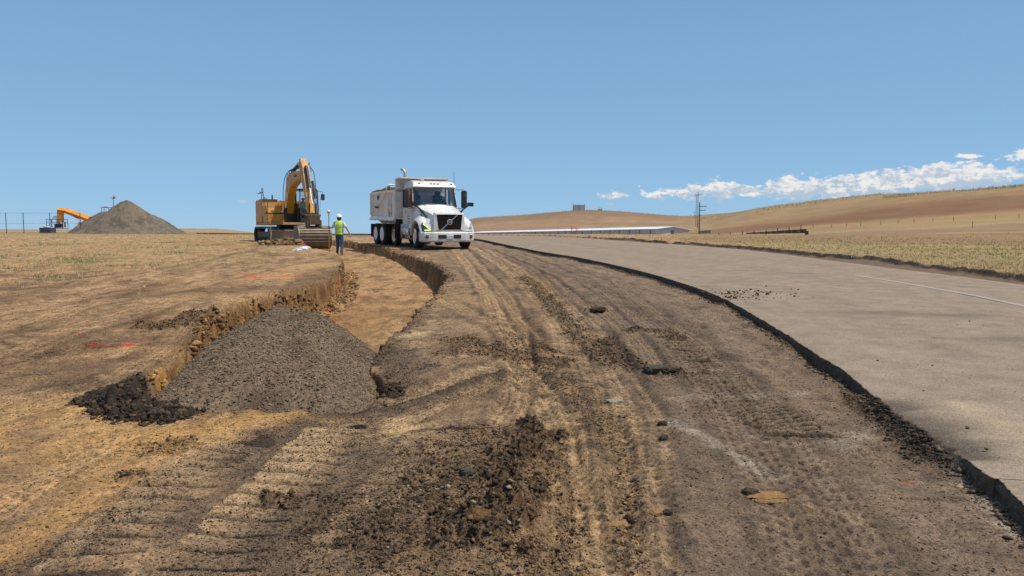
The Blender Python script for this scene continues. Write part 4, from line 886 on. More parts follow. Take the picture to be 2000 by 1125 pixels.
def grass():
    # left field
    N = 36000; r = 13*np.exp(rng.random(N)*math.log(78/13)); a = -R(40)+rng.random(N)*R(33); x = r*np.sin(a); y = r*np.cos(a)
    f1 = fbm(x*.35, y*.35, 1, 4); q = ss(-7, -11, x+.1*(y-20)+1.5*f1)*ss(12, 24, y+3*f1)*(.12+.88*ss(-.1, .35, fbm(x*.6, y*.3, 77, 4))); k = rng.random(N) < q; x, y, r = x[k], y[k], r[k]; z, _ = ground(x, y); n = len(x)
    blades('dry_grass', x, y, z, .03+.07*rng.random(n)**2, .006+.0005*r, colors(n, [(222, 190, 136), (200, 174, 122), (178, 170, 118)], [.5, .3, .2]), .6, 4)
    # low grey green weeds in clumps
    P_ = []
    for u, v, nn, sp in ((132, 505, 90, .9), (160, 512, 80, .8), (205, 500, 30, .5), (330, 473, 60, .8), (345, 492, 40, .4), (240, 520, 40, .8), (60, 480, 60, 1.5), (110, 476, 60, 1.5), (30, 500, 50, 1.0), (380, 478, 30, .6), (300, 483, 30, 1.0), (560, 470, 10, .3), (15, 525, 40, .6), (90, 540, 25, .5)):
        x, y = up(u, v, -.1); P_.append(np.stack([x+rng.normal(0, sp*.5, nn), y+rng.normal(0, sp*.5, nn)], 1))
    P_ = np.concatenate(P_); x, y = P_.T; z, _ = ground(x, y); n = len(x)
    blades('low_weeds', x, y, z, .05+.06*rng.random(n), np.full(n, .018), colors(n, [(150, 152, 104), (176, 168, 120)], [.6, .4]), .7, 7)
    # verge across the road
    N = 52000; r = 13*np.exp(rng.random(N)*math.log(75/13)); a = -R(2)+rng.random(N)*R(42); x = r*np.sin(a); y = r*np.cos(a)
    lp, _, _ = line_sd(x, y, LIP); k = (lp < -.1) & (rng.random(N) < .9*ss(62, 28, r)+.05); x, y, r, lp = x[k], y[k], r[k], lp[k]; z, _ = ground(x, y); n = len(x)
    g = (ss(-2.5, -5.5, lp+1.5*fbm(x*.4, y*.4, 801, 3))*ss(8, 24, np.degrees(np.arctan2(x, y))))
    c = np.where((rng.random(n) < g*.85)[:, None], colors(n, [(176, 178, 108), (206, 188, 128)], [.6, .4]), colors(n, [(222, 192, 138), (200, 170, 120), (236, 210, 160)], [.5, .3, .2]))
    blades('verge_grass', x, y, z, .03+.08*rng.random(n)**2, .005+.0005*r, c, .5, 4)
    # tall weeds standing on the hill crests
    U_ = []; 
    for (u0, u1, rr, cnt, hh) in ((925, 1370, 750, 1000, 1.3), (1360, 1475, 600, 300, 1.1), (1475, 1720, 520, 900, 1.1), (1720, 1860, 430, 700, 1.2), (1860, 2150, 400, 1300, 1.3)):
        u = rng.uniform(u0, u1, cnt); a = np.arctan((u-1000)/F); q = rr*(.93+.12*rng.random(cnt)); U_.append(np.stack([q*np.sin(a), q*np.cos(a), hh*(.4+.8*rng.random(cnt)**1.5)], 1))
    U_ = np.concatenate(U_); x, y, h = U_.T; k = fbm(x*.01, y*.01, 811, 4)+.6*rng.random(len(x)) > .05; x, y, h = x[k], y[k], h[k]; z, _ = ground(x, y); n = len(x)
    blades('crest_weeds', x, y, z, h, np.full(n, .2), colors(n, [(226, 198, 148), (200, 178, 128), (240, 210, 158)], [.4, .35, .25]), .25, 3)
grass()
# ------------------------------------------------------------------ materials of the machines
def gz(x, y): return float(ground(np.array([float(x)]), np.array([float(y)]))[0][0])
dust = ap(176, 156, 126)
WHT = mat('white_paint', (.66, .65, .62), .38, var=.06, dirt=(.5, .45, .37), dirt_amt=.5, spec=.5, coat=.4)
BED = mat('dusty_white_steel', (.76, .73, .66), .6, var=.08, dirt=(.48, .42, .33), dirt_amt=.35)
BLK = mat('black_plastic', (.02, .02, .022), .45, var=.2, dirt=(.09, .08, .065), dirt_amt=.15)
FRM = mat('chassis_black', (.025, .024, .024), .7, var=.3, dirt=(.11, .095, .07), dirt_amt=.35)
RUB = mat('rubber', (.022, .021, .02), .85, var=.2, dirt=(.12, .10, .075), dirt_amt=.3, dscale=5)
CHR = mat('chrome', (.72, .72, .72), .22, 1., var=.08, dirt=(.4, .36, .3), dirt_amt=.3)
RIMW = mat('white_rim', (.82, .81, .78), .5, var=.1, dirt=(.3, .26, .2), dirt_amt=.3)
GLD = mat('driving_light', (.75, .9, .25), .4, emit=1.1)
LENS = mat('lamp_glass', (.45, .5, .52), .12, var=.1, spec=.8)
DLENS = mat('dark_lamp_glass', (.06, .07, .075), .12, spec=.8)
AMB = mat('amber_lens', (.7, .25, .03), .3)
YEL = mat('machine_yellow', rgb(214, 150, 48), .5, var=.12, dirt=ap(150, 126, 96), dirt_amt=.45, dscale=3)
YEL2 = mat('dusty_yellow', rgb(198, 150, 86), .6, var=.15, dirt=ap(176, 158, 132), dirt_amt=.5, dscale=3)
ORG = mat('lift_orange', rgb(222, 142, 44), .5, var=.1, dirt=ap(180, 140, 90), dirt_amt=.2)
STL = mat('worn_steel', ap(150, 134, 114), .55, .25, var=.2, dirt=ap(112, 94, 74), dirt_amt=.5, dscale=3)
RUST = mat('dirty_steel', ap(118, 94, 70), .75, .1, var=.3, dirt=ap(70, 56, 42), dirt_amt=.5, dscale=4)
DK = mat('dark_machine', (.03, .032, .036), .55, var=.3, dirt=(.14, .12, .095), dirt_amt=.35)
GRY = mat('grey_metal', ap(140, 142, 144), .5, var=.12, dirt=ap(110, 104, 94), dirt_amt=.3)
DGR = mat('dark_grey_metal', ap(84, 90, 98), .55, var=.15)
SEAT = mat('seat_cloth', (.05, .05, .055), .9)
SKIN = mat('skin', rgb(176, 122, 92), .6, var=.08)
HIVIS = mat('lime_vest', rgb(178, 214, 40), .7, var=.08, scale=12, bump=.4, bscale=18)
REFL = mat('reflective_tape', (.55, .56, .54), .4, var=.1)
JEAN = mat('blue_jeans', rgb(52, 74, 104), .9, var=.2, scale=14, bump=.4, bscale=22)
TSH = mat('white_shirt', (.6, .6, .6), .9)
HAT = mat('white_helmet', (.78, .78, .77), .35)
HAIR = mat('dark_hair', (.03, .022, .016), .8)
BOOT = mat('brown_boot', rgb(92, 70, 50), .8)
def glass_mat(name, tint, amt):
    m = bpy.data.materials.new(name); m.use_nodes = True; nt = m.node_tree; N = nt.nodes; L = nt.links; N.remove(N['Principled BSDF'])
    t = N.new('ShaderNodeBsdfTransparent'); t.inputs[0].default_value = (*tint, 1); g = N.new('ShaderNodeBsdfGlossy'); g.inputs['Roughness'].default_value = .03; g.inputs[0].default_value = (1, 1, 1, 1)
    f = N.new('ShaderNodeFresnel'); f.inputs[0].default_value = 1.5; n = N.new('ShaderNodeTexNoise'); n.inputs['Scale'].default_value = 3
    ad = N.new('ShaderNodeMath'); ad.operation = 'MULTIPLY_ADD'; L.new(n.outputs[0], ad.inputs[0]); ad.inputs[1].default_value = amt; L.new(f.outputs[0], ad.inputs[2])
    mx = N.new('ShaderNodeMixShader'); L.new(ad.outputs[0], mx.inputs[0]); L.new(t.outputs[0], mx.inputs[1]); L.new(g.outputs[0], mx.inputs[2]); L.new(mx.outputs[0], N['Material Output'].inputs[0]); return m
GLS = glass_mat('window_glass', (.66, .72, .72), .14)

# ------------------------------------------------------------------ dump truck (local: x forward from the bumper, y to its left, z up)
def wheel(parent, x, y, r, w, rimmat, steer=0., dual=False):
    s = 1 if y > 0 else -1; M_ = Matrix.Translation((x, y, r)) @ Matrix.Rotation(steer, 4, 'Z')
    def fin(mb, n, m, p, sm=True):
        mb.v = [tuple(M_ @ Vector(v)) for v in mb.v]; return mb.build(n, m, p, smooth=sm)
    t = MB()
    for yy in ([0] if not dual else [0, -s*.33]):
        t.lathe([(r*.6, yy-w*.42), (r*.8, yy-w*.5), (r*.94, yy-w*.48), (r, yy-w*.38), (r*.985, yy-w*.2), (r, yy-w*.1), (r*.985, yy), (r, yy+w*.1), (r*.985, yy+w*.2), (r, yy+w*.38), (r*.94, yy+w*.48), (r*.8, yy+w*.5), (r*.6, yy+w*.42)], (0, 0, 0), n=40)
    ty = fin(t, 'tyre', RUB, parent)
    q = MB(); q.lathe([(r*.64, s*w*.46), (r*.63, s*w*.51), (r*.58, s*w*.50), (r*.54, s*w*.34), (r*.22, s*w*.30), (r*.2, s*w*.4), (r*.1, s*w*.44)], (0, 0, 0), n=32); 
    for k in range(10): a = k*math.pi/5; q.lathe([(.02, s*w*.27), (.018, s*w*.38)], (math.cos(a)*r*.36, 0, math.sin(a)*r*.36), n=6)
    fin(q, 'rim', rimmat, ty)
    return ty
def tbox(parent, name, c, d, m, bev=.01, rot=None, taper=None): return MB().box(c, d, rot, taper=taper).build(name, m, parent, bevel=bev)
def build_truck():
    TH = 25.; f = (math.sin(R(TH)), -math.cos(R(TH))); l = (math.cos(R(TH)), math.sin(R(TH)))
    RX, RY = -2.62, 31.35; zc = [gz(RX-f[0]*a+l[0]*b, RY-f[1]*a+l[1]*b) for a in (1., 6.9) for b in (-1, 1)]
    T = empty('dump_truck', (RX, RY, sum(zc)/4-.02), R(-90+TH), 'white dump truck with black grille parked on the dirt beside the trench', 'truck')
    T.rotation_euler = (0, math.atan2((zc[0]+zc[1]-zc[2]-zc[3])/2, -5.9)*0+math.atan(((zc[2]+zc[3])-(zc[0]+zc[1]))/2/5.9), R(-90+TH))
    T.rotation_mode = 'XYZ'
    # bumper: wrapped plan outline
    plan = [(-.62, -1.2), (-.30, -1.22), (-.09, -1.08), (0, -.7), (.02, 0), (0, .7), (-.09, 1.08), (-.30, 1.22), (-.62, 1.2), (-.62, 1.14), (-.3, 1.1), (-.2, .9), (-.16, 0), (-.2, -.9), (-.3, -1.1), (-.62, -1.14)]
    b = MB(); 
    secs = []
    for z, k, dx in ((.27, .95, -.07), (.33, .99, -.01), (.5, 1., 0), (.64, 1., 0), (.70, .985, -.03)): secs.append([(x*1.0+dx, y*k, z) for x, y in plan])
    b.loft(secs); bp = b.build('bumper', WHT, T, smooth=False, bevel=.006)
    MB().box((.012, 0, .50), (.03, 1.02, .15)).build('air_opening', BLK, bp, bevel=.01)
    for k in range(4): pass
    for s in (-1, 1):
        MB().lathe([(.075, 0), (.08, .02), (.06, .035)], (-.075, s*.98, .5), axis='x', n=20).build('fog_light', DLENS, bp, smooth=True)
    pl = MB().box((.038, .0, .50), (.012, .31, .155)).build('license_plate', mat('plate', (.68, .68, .68), .5), T)
    text_part('plate_number', '4A67184', .085, mat('plate_ink', (.03, .05, .16), .6), pl, Matrix.Translation((.046, 0, .487)) @ Matrix.Rotation(math.pi/2, 4, 'Z') @ Matrix.Rotation(math.pi/2, 4, 'X'))
    # hood
    def hs(x, w, zt, zb, r=.16, crown=.05):
        P = [(x, -w, zb), (x, -w, (zb+zt)/2), (x, -w*.985, zt-r), (x, -w*.93, zt-r*.35), (x, -w*.82, zt-.02), (x, -w*.42, zt+crown*.8), (x, 0, zt+crown)]
        return P+[(x, -p[1], p[2]) for p in reversed(P[:-1])]
    h = MB(); h.loft([hs(-1.9, .98, 1.86, .78, .2), hs(-1.6, .95, 1.80, .78, .22), hs(-1.0, .86, 1.66, .74), hs(-.5, .76, 1.54, .72), hs(-.2, .70, 1.45, .70), hs(-.10, .67, 1.36, .70, .1, .03)])
    hd = h.build('hood', WHT, T, smooth=True, bevel=0)
    MB().box((-.35, 0, 1.535), (.03, .16, .012), (0, R(14), 0)).build('badge', BLK, hd)
    for s in (-1, 1):                                         # black vents in the flanks
        for pp in ([(-1.30, 1.62), (-1.12, 1.62), (-.62, 1.34), (-.58, 1.20), (-.80, 1.34)], [(-1.22, 1.44), (-1.10, 1.42), (-.60, 1.14), (-.56, 1.0), (-.75, 1.10)]):
            W2 = lambda x: .76+(-.5-x)*.195+.012-(.02 if False else 0); v = MB(); m_ = len(pp)
            v.add([(x, s*W2(x), z) for x, z in pp]+[(x, s*(W2(x)-.05), z) for x, z in pp], [tuple(range(m_)), tuple(reversed(range(m_, 2*m_)))]+[(i_, i_+m_, (i_+1) % m_+m_, (i_+1) % m_) for i_ in range(m_)]); v.build('hood_vent', BLK, hd)
    # nose frame and grille
    g = MB(); o = [(-.70, .70), (.70, .70), (.66, 1.50), (-.66, 1.50)]; i = [(-.50, .79), (.50, .79), (.58, 1.43), (-.58, 1.43)]
    for k in range(4):
        a, b2, c, d2 = o[k], o[(k+1) % 4], i[(k+1) % 4], i[k]
        g.add([(-.2, *a), (-.2, *b2), (-.2, *c), (-.2, *d2), (-.04, *a), (-.04, *b2), (-.01, *c), (-.01, *d2)], [(0, 1, 2, 3), (4, 7, 6, 5), (0, 4, 5, 1), (2, 6, 7, 3), (1, 5, 6, 2), (0, 3, 7, 4)])
    g.build('nose_frame', WHT, hd, bevel=0)
    gr = MB(); gr.add([(-.07, *p) for p in i]+[(-.10, *p) for p in i], [(0, 1, 2, 3), (7, 6, 5, 4)])
    for k in range(12):
        z = .82+k*.053; w = .50+.08*(z-.79)/.64; gr.box((-.045, 0, z), (.04, w*2-.02, .018), (0, .35, 0))
    for k in range(-5, 6): gr.box((-.05, k*.095, 1.11), (.012, .008, .62))
    grl = gr.build('grille', BLK, T)
    e = MB(); e.tube([(-.012, -.36, .80), (-.012, .36, 1.42)], .018, 8); e.lathe([(.115, -.01), (.12, .012), (.09, .022), (.08, .0), (.0805, -.01)], (-.01, 0, 1.11), axis='x', n=28)
    e.build('diagonal_emblem', mat('emblem_silver', (.6, .6, .6), .35, .8), grl, smooth=True)
    e = MB(); e.lathe([(.076, -.005), (.074, .01)], (0, 0, 1.11), axis='x', n=24); e.box((.014, 0, 1.11), (.006, .15, .035), mi=1); e.build('emblem_centre', [BLK, CHR], grl)
    # fenders with lamps
    for s in (-1, 1):
        fm = MB(); secs = []
        for k in range(11):
            a = R(8+k*16.8); c, sn = math.cos(a), math.sin(a); rr = .66
            x = -1.0+c*rr*(1.08 if c > 0 else 1.02); z = .5+sn*rr*1.06
            out = 1.22; inn = .70
            secs.append([(x, s*inn, z+.06), (x+c*.10, s*inn, z+.12), (x+c*.09, s*(out-.2), z+.13*sn+.04), (x+c*.05, s*(out-.03), z+.04*sn), (x, s*out, z-.03*sn), (x-.02*c, s*(out-.03), z-.05*sn), (x-.03*c, s*inn, z)])
        fm.loft(secs); fd = fm.build('fender', WHT, T, smooth=True)
        # filler between fender and nose
        q = MB(); q.loft([[( -.66, s*.6, .70), (-.66, s*1.16, .70), (-.66, s*1.14, 1.02), (-.66, s*.78, 1.32), (-.66, s*.6, 1.36)], [(-.28, s*.6, .70), (-.28, s*1.12, .70), (-.30, s*1.08, .96), (-.26, s*.74, 1.20), (-.26, s*.6, 1.24)], [(-.12, s*.6, .70), (-.14, s*.98, .70), (-.15, s*.92, .88), (-.14, s*.72, 1.05), (-.12, s*.6, 1.08)]])
        q.build('fender_front', WHT, fd, smooth=False, bevel=.015)
        la = MB(); A = [(-.125, s*.74, .735), (-.135, s*1.0, .735), (-.31, s*1.135, .745), (-.40, s*1.13, .98), (-.36, s*1.10, 1.10), (-.26, s*.98, .985)]
        off = Vector((.035, s*.02, .0)); la.add([tuple(Vector(p)+off) for p in A]+[tuple(Vector(p)-off) for p in A], [tuple(range(6)), tuple(reversed(range(6, 12)))]+[(i_, i_+6, (i_+1) % 6+6, (i_+1) % 6) for i_ in range(6)])
        lm = la.build('headlight', DLENS if s < 0 else LENS, T)
        if s < 0:
            dr = MB(); pts = [(-.33, s*1.06, 1.03), (-.17, s*.86, .84), (-.125, s*.80, .77), (-.17, s*1.05, .765)]
            dr.tube([tuple(Vector(p)+off*1.2) for p in pts], .018, 6); dr.build('daytime_light', GLD, lm)
        else:
            dr = MB(); dr.lathe([(.06, 0), (.07, .03)], (-.16, s*.98, .86), axis='x', n=16); dr.build('lamp_reflector', CHR, lm)
    # cab
    cb = MB()
    def cs(x, w, zb, zt, wt): return [(x, -w, zb), (x, -w, 1.75), (x, -wt, zt), (x, wt, zt), (x, w, 1.75), (x, w, zb)]
    # lower cab shell and doors
    cb.box((-2.62, 0, 1.22), (1.44, 2.10, 1.06)); cab = cb.build('cab_shell', WHT, T, bevel=.04)
    rf = MB(); rf.loft([[( -1.86, -.98, 2.64), (-1.86, .98, 2.64), (-1.92, .96, 2.74), (-1.92, -.96, 2.74)], [(-2.05, -1.02, 2.60), (-2.05, 1.02, 2.60), (-2.1, .95, 2.88), (-2.1, -.95, 2.88)], [(-2.6, -1.02, 2.6), (-2.6, 1.02, 2.6), (-2.6, .9, 2.95), (-2.6, -.9, 2.95)], [(-3.36, -1.0, 2.6), (-3.36, 1.0, 2.6), (-3.36, .88, 2.92), (-3.36, -.88, 2.92)]])
    roof = rf.build('roof', WHT, T, bevel=.03)
    for y in (-.7, -.16, 0, .16, .8): MB().box((-1.95, y, 2.80), (.05, .09, .03)).build('marker_lamp', AMB, roof)
    MB().box((-2.5, -.42, 2.97), (.3, .16, .06)).build('roof_horn', WHT, roof, bevel=.01)
    pm = MB()
    for s in (-1, 1):
        pm.loft([[( -1.80, s*1.0, 1.74), (-1.90, s*1.0, 1.74), (-1.90, s*1.04, 1.74), (-1.80, s*1.04, 1.74)], [(-2.06, s*.93, 2.62), (-2.17, s*.93, 2.62), (-2.17, s*.98, 2.62), (-2.06, s*.98, 2.62)]])
        pm.box((-2.86, s*1.0, 2.18), (.08, .05, .9)); pm.box((-3.24, s*1.0, 2.18), (.2, .05, .9))
    pm.box((-3.33, 0, 2.0), (.05, 2.0, .6)); pm.box((-1.92, 0, 1.78), (.20, 2.0, .08)); pm.build('pillars', WHT, cab, bevel=.008)
    ws = MB(); ws.loft([[(-1.78, -.96, 1.80), (-1.70, -.5, 1.80), (-1.68, 0, 1.80), (-1.70, .5, 1.80), (-1.78, .96, 1.80)], [(-2.04, -.90, 2.60), (-1.99, -.5, 2.60), (-1.98, 0, 2.60), (-1.99, .5, 2.60), (-2.04, .90, 2.60)]], closed=False)
    w_ = ws.build('windshield', GLS, T)
    fr = MB(); rim = [(-1.775, -.97, 1.79), (-1.695, -.5, 1.79), (-1.675, 0, 1.79), (-1.695, .5, 1.79), (-1.775, .97, 1.79), (-2.035, .91, 2.61), (-1.985, .5, 2.62), (-1.975, 0, 2.62), (-1.985, -.5, 2.62), (-2.035, -.91, 2.61), (-1.775, -.97, 1.79)]
    fr.tube(rim, .028, 6); fr.tube([(-1.66, -.6, 1.84), (-1.74, .05, 1.90)], .012, 5); fr.tube([(-1.66, .1, 1.84), (-1.74, .7, 1.90)], .012, 5); fr.build('windshield_seal', BLK, w_)
    for s in (-1, 1):
        d = MB(); d.box((-2.40, s*1.055, 1.26), (.92, .03, 1.0)); dr = d.build('door', WHT, T, bevel=.01)
        g = MB(); g.add([(-1.96, s*1.03, 1.80), (-2.80, s*1.03, 1.80), (-2.80, s*1.0, 2.56), (-2.22, s*1.0, 2.56)], [(0, 1, 2, 3)]); g.build('door_window', GLS, dr)
        g = MB(); g.tube([(-1.94, s*1.035, 1.79), (-2.81, s*1.035, 1.79), (-2.81, s*1.0, 2.58), (-2.20, s*1.0, 2.58), (-1.94, s*1.035, 1.79)], .022, 6); g.build('window_seal', BLK, dr)
        MB().box((-2.75, s*1.08, 1.55), (.16, .03, .04)).build('door_handle', BLK, dr, bevel=.006)
        # mirrors
        m = MB(); m.tube([(-1.95, s*1.0, 2.55), (-1.85, s*1.35, 2.55), (-1.82, s*1.42, 2.50)], .016, 6); m.tube([(-1.82, s*1.42, 2.50), (-1.84, s*1.43, 1.76), (-1.9, s*1.15, 1.70), (-1.95, s*1.03, 1.78)], .016, 6); mm = m.build('mirror_arm', BLK, T)
        MB().box((-1.84, s*1.36, 2.12), (.14, .25, .78)).build('mirror', BLK, mm, bevel=.03)
        MB().box((-1.915, s*1.36, 2.12), (.006, .2, .68)).build('mirror_glass', CHR, mm)
        m = MB(); m.tube([(-1.05, s*.86, 1.50), (-.98, s*.98, 1.66), (-.93, s*1.22, 1.84)], [.05, .035, .025], 8); m.box((-.93, s*1.30, 1.88), (.14, .26, .17), (0, 0, s*.1)); m.build('hood_mirror', BLK, T, bevel=.02)
    # door lettering: rows of small grey characters nobody can read at this distance
    lt = MB(); ink = mat('lettering', (.12, .13, .16), .7); rnd = random.Random(3)
    for z, x0, x1, hgt in ((1.50, -2.38, -2.22, .03), (1.36, -2.52, -2.14, .028), (1.26, -2.46, -2.22, .055), (1.13, -2.50, -2.2, .028), (1.06, -2.52, -2.14, .028)):
        x = x0; lt = MB()
        while x < x1: w = rnd.uniform(.02, .035); lt.box((x+w/2, -1.072, z), (w*.7, .004, hgt)); x += w+.008
        lt.build('door_lettering', ink, T)
    lt = MB(); lt.box((-2.9, -1.06, .86), (.07, .004, .09)); lt.box((-2.74, -1.06, .86), (.10, .004, .10)); build_each(lt, 'sticker', BLK, T)
    # interior
    for y in (-.55, .5):
        MB().box((-2.75, y, 1.65), (.5, .5, .14)).box((-3.0, y, 2.0), (.12, .46, .66)).box((-3.0, y, 2.42), (.1, .26, .2)).build('seat', SEAT, T, bevel=.03)
    MB().box((-2.0, 0, 1.72), (.3, 1.86, .18)).build('dashboard', BLK, T, bevel=.02)
    MB().lathe([(.20, 0), (.22, .02), (.20, .04), (.18, .02)], (-2.35, .5, 1.92), axis='x', n=24).build('steering_wheel', BLK, T)
    # exhaust stack behind the cab
    MB().tube([(-3.52, -.86, .9), (-3.52, -.86, 3.20), (-3.54, -.86, 3.36), (-3.62, -.92, 3.48), (-3.70, -.98, 3.52)], .07, 12).build('exhaust_pipe', mat('dull_steel', (.45, .41, .36), .45, .6, dirt=(.4, .36, .3), dirt_amt=.5), T, smooth=True)
    MB().tube([(-2.6, 1.1, 1.9), (-2.6, 1.17, 2.0), (-2.62, 1.17, 3.4)], .01, 5).build('radio_antenna', BLK, T)
    # frame, tanks, steps
    MB().box((-4.6, -.42, .86), (7.2, .09, .26)).box((-4.6, .42, .86), (7.2, .09, .26)).box((-1.0, 0, .6), (.16, 1.7, .12)).box((-4.35, 0, .52), (.14, 1.9, .12)).box((-6.3, 0, .52), (.3, 1.7, .3)).box((-7.5, 0, .52), (.3, 1.7, .3)).tube([(-3.0, 0, .8), (-7.4, 0, .6)], .06, 8).build('chassis', FRM, T)
    for s in (-1, 1):
        tk = MB(); tk.lathe([(.05, -.6), (.30, -.6), (.325, -.57), (.325, .57), (.30, .6), (.05, .6)], (-2.75, s*.86, .68), axis='x', n=28); tn = tk.build('fuel_tank', CHR, T, smooth=True)
        build_each(MB().box((-2.40, s*.86, .68), (.06, .68, .67)).box((-3.1, s*.86, .68), (.06, .68, .67)), 'tank_strap', CHR, tn)
        st = MB(); st.box((-2.15, s*1.04, .44), (.34, .22, .05)).box((-2.25, s*1.06, .80), (.40, .2, .05)).box((-1.98, s*1.06, .62), (.03, .16, .4)); st.build('cab_step', CHR if s < 0 else FRM, T)
    MB().box((-3.55, -.80, .78), (.42, .5, .46)).build('battery_box', FRM, T, bevel=.02)
    MB().box((-3.82, -1.0, .98), (.05, .46, .5)).box((-3.82, -1.0, .7), (.03, .56, .7)).build('mud_flap', BLK, T)
    MB().box((-5.45, -1.0, .7), (.03, .56, .66)).build('mud_flap', BLK, T)
    build_each(MB().box((-8.2, -1.0, .68), (.03, .56, .66)).box((-8.2, 1.0, .68), (.03, .56, .66)), 'mud_flap', BLK, T)
    # wheels
    wheel(T, -1.0, -1.06, .52, .34, CHR, R(-6)); wheel(T, -1.0, 1.06, .52, .34, CHR, R(-6))
    wheel(T, -4.35, -1.04, .48, .28, CHR); wheel(T, -4.35, 1.04, .48, .28, CHR)
    for x in (-6.3, -7.5): wheel(T, x, -1.08, .52, .29, RIMW, dual=True); wheel(T, x, 1.08, .52, .29, RIMW, dual=True)
    RFW = mat('reflector_white', (.7, .7, .68), .4); RFP = mat('reflector_purple', (.28, .2, .34), .4)
    # dump body: a hollow tub
    x0, x1 = -8.35, -3.85; B = MB()
    for s in (-1, 1):
        B.add([(x0, s*1.20, 1.44), (x1, s*1.20, 1.34), (x1, s*1.22, 2.52), (x0, s*1.22, 2.50), (x0, s*1.14, 1.44), (x1, s*1.14, 1.34), (x1, s*1.16, 2.52), (x0, s*1.16, 2.50)], [(0, 1, 2, 3), (4, 7, 6, 5), (3, 2, 6, 7), (0, 3, 7, 4), (1, 5, 6, 2), (0, 4, 5, 1)])
        B.add([(x0, s*1.20, 1.44), (x1, s*1.20, 1.34), (x1-.1, s*.75, 1.06), (x0+.05, s*.75, 1.10), (x0, s*1.14, 1.46), (x1, s*1.14, 1.36), (x1-.1, s*.72, 1.10), (x0+.05, s*.72, 1.14)], [(0, 1, 2, 3), (4, 7, 6, 5), (0, 3, 7, 4), (1, 5, 6, 2), (3, 2, 6, 7), (0, 4, 5, 1)])
    B.box(((x0+x1)/2, 0, 1.08), (x1-x0-.1, 1.48, .08)); B.box((x1+.03, 0, 1.92), (.07, 2.44, 1.36))
    body = B.build('dump_body', BED, T)
    for s in (-1, 1):
        MB().box(((x0+x1)/2, s*1.22, 2.52), (x1-x0+.06, .12, .13)).build('top_rail', BED, body, bevel=.02)
        q = MB(); q.add([(x0+.02, s*1.215, 1.42), (x1-.1, s*1.215, 1.34), (x1-.1, s*1.33, 1.18), (x0+.02, s*1.33, 1.24), (x0+.02, s*1.18, 1.20), (x1-.1, s*1.18, 1.12)], [(0, 1, 2, 3), (3, 2, 5, 4), (0, 3, 4), (1, 5, 2), (0, 4, 5, 1)]); q.build('side_skirt', BED, body)
        rb = MB(); rb.box((x0+.07, s*1.24, 1.95), (.15, .08, 1.0)); rb.box((x0+.5, s*1.24, 1.96), (.07, .05, .98)); rb.box((x1-.75, s*1.24, 1.92), (.07, .05, 1.06)); rb.box((x1-.08, s*1.24, 1.9), (.16, .08, 1.1))
        build_each(rb, 'side_rib', BED, body, bevel=.01)
        lt = MB()
        for k in range(11): lt.box((x0+.2+k*.36, s*1.335, 1.215-.005*k), (.36 if k % 2 else .36, .006, .035), mi=k % 2)
        lt.build('reflector_strip', [RFW, RFP], body)
    MB().box((x0-.03, 0, 1.9), (.07, 2.4, 1.3)).build('tailgate', BED, body, bevel=.01)
    MB().box((x1+.02, 0, 2.78), (.09, 2.48, .62)).build('front_bulkhead', BED, body, bevel=.012)
    cs_ = MB(); cs_.add([(x1+.05, -1.24, 3.02), (x1+.05, 1.24, 3.02), (x1+.55, 1.16, 3.08), (x1+.55, -1.16, 3.08), (x1+.05, -1.24, 3.10), (x1+.05, 1.24, 3.10), (x1+.55, 1.16, 3.13), (x1+.55, -1.16, 3.13)], [(0, 3, 2, 1), (4, 5, 6, 7), (0, 1, 5, 4), (3, 7, 6, 2), (0, 4, 7, 3), (1, 2, 6, 5)]); cs_.build('cab_shield', WHT, body)
    MB().box((x1-.12, 0, 2.70), (.34, 2.2, .22)).build('tarp_housing', mat('tan_cover', ap(190, 160, 120), .8), body, bevel=.04)
    ta = MB()
    for s in (-1, 1): ta.tube([(-6.85, s*1.30, 1.86), (-6.2, s*1.31, 2.05), (-5.35, s*1.31, 2.42), (-5.05, s*1.29, 2.72), (-4.95, s*1.24, 2.84)], .035, 8)
    ta.tube([(-4.95, -1.24, 2.84), (-4.95, 1.24, 2.84)], .035, 8); ta.build('tarp_arm', BED, body, smooth=True)
    MB().box((-6.95, -1.30, 1.84), (.34, .1, .12)).build('arm_pivot', BLK, body, bevel=.02)
    MB().box((-6.9, -1.235, 2.30), (.16, .05, .20)).box((-6.79, -1.235, 2.34), (.3, .04, .06)).build('side_box', [BLK], body)
    tp = MB()
    pts = [(-8.2, -1.2, 2.6), (-7.4, -1.1, 2.66), (-6.6, -1.15, 2.63), (-5.9, -1.05, 2.72), (-5.3, -1.1, 2.80)]
    tp.tube(pts, [.04, .06, .05, .07, .05], 7); tp.box((-5.1, -.2, 2.68), (.5, 2.0, .10)); tp.box((-5.6, -.9, 2.66), (.4, .4, .12), (0, .2, .3)); tp.build('rolled_tarp', mat('tarp', ap(160, 124, 88), .9, var=.3, dirt=(.04, .035, .03), dirt_amt=.6), body)
    # painted emblem on the side of the body
    em = []
    def leaf(name, pts, m, dy):
        q = MB(); q.add([(x, -1.224-dy, z) for x, z in pts]+[(x, -1.214, z) for x, z in pts], [tuple(range(len(pts))), tuple(reversed(range(len(pts), 2*len(pts))))]); q.build(name, m, body)
    leaf('emblem_top', [(-4.95, 2.12), (-5.22, 1.96), (-5.05, 1.88), (-4.95, 2.0), (-4.85, 1.88), (-4.68, 1.96)][0:1]+[(-5.18, 2.0), (-5.24, 1.84), (-4.95, 1.94), (-4.66, 1.84), (-4.72, 2.0)], mat('emblem_blue', (.45, .55, .66), .5), .002)
    cx, cz = -4.95, 1.70
    ell = lambda a, b, z0, z1: [(cx+a*math.cos(t*math.pi/12), cz+b*math.sin(t*math.pi/12)) for t in range(24) if z0 <= cz+b*math.sin(t*math.pi/12) <= z1]
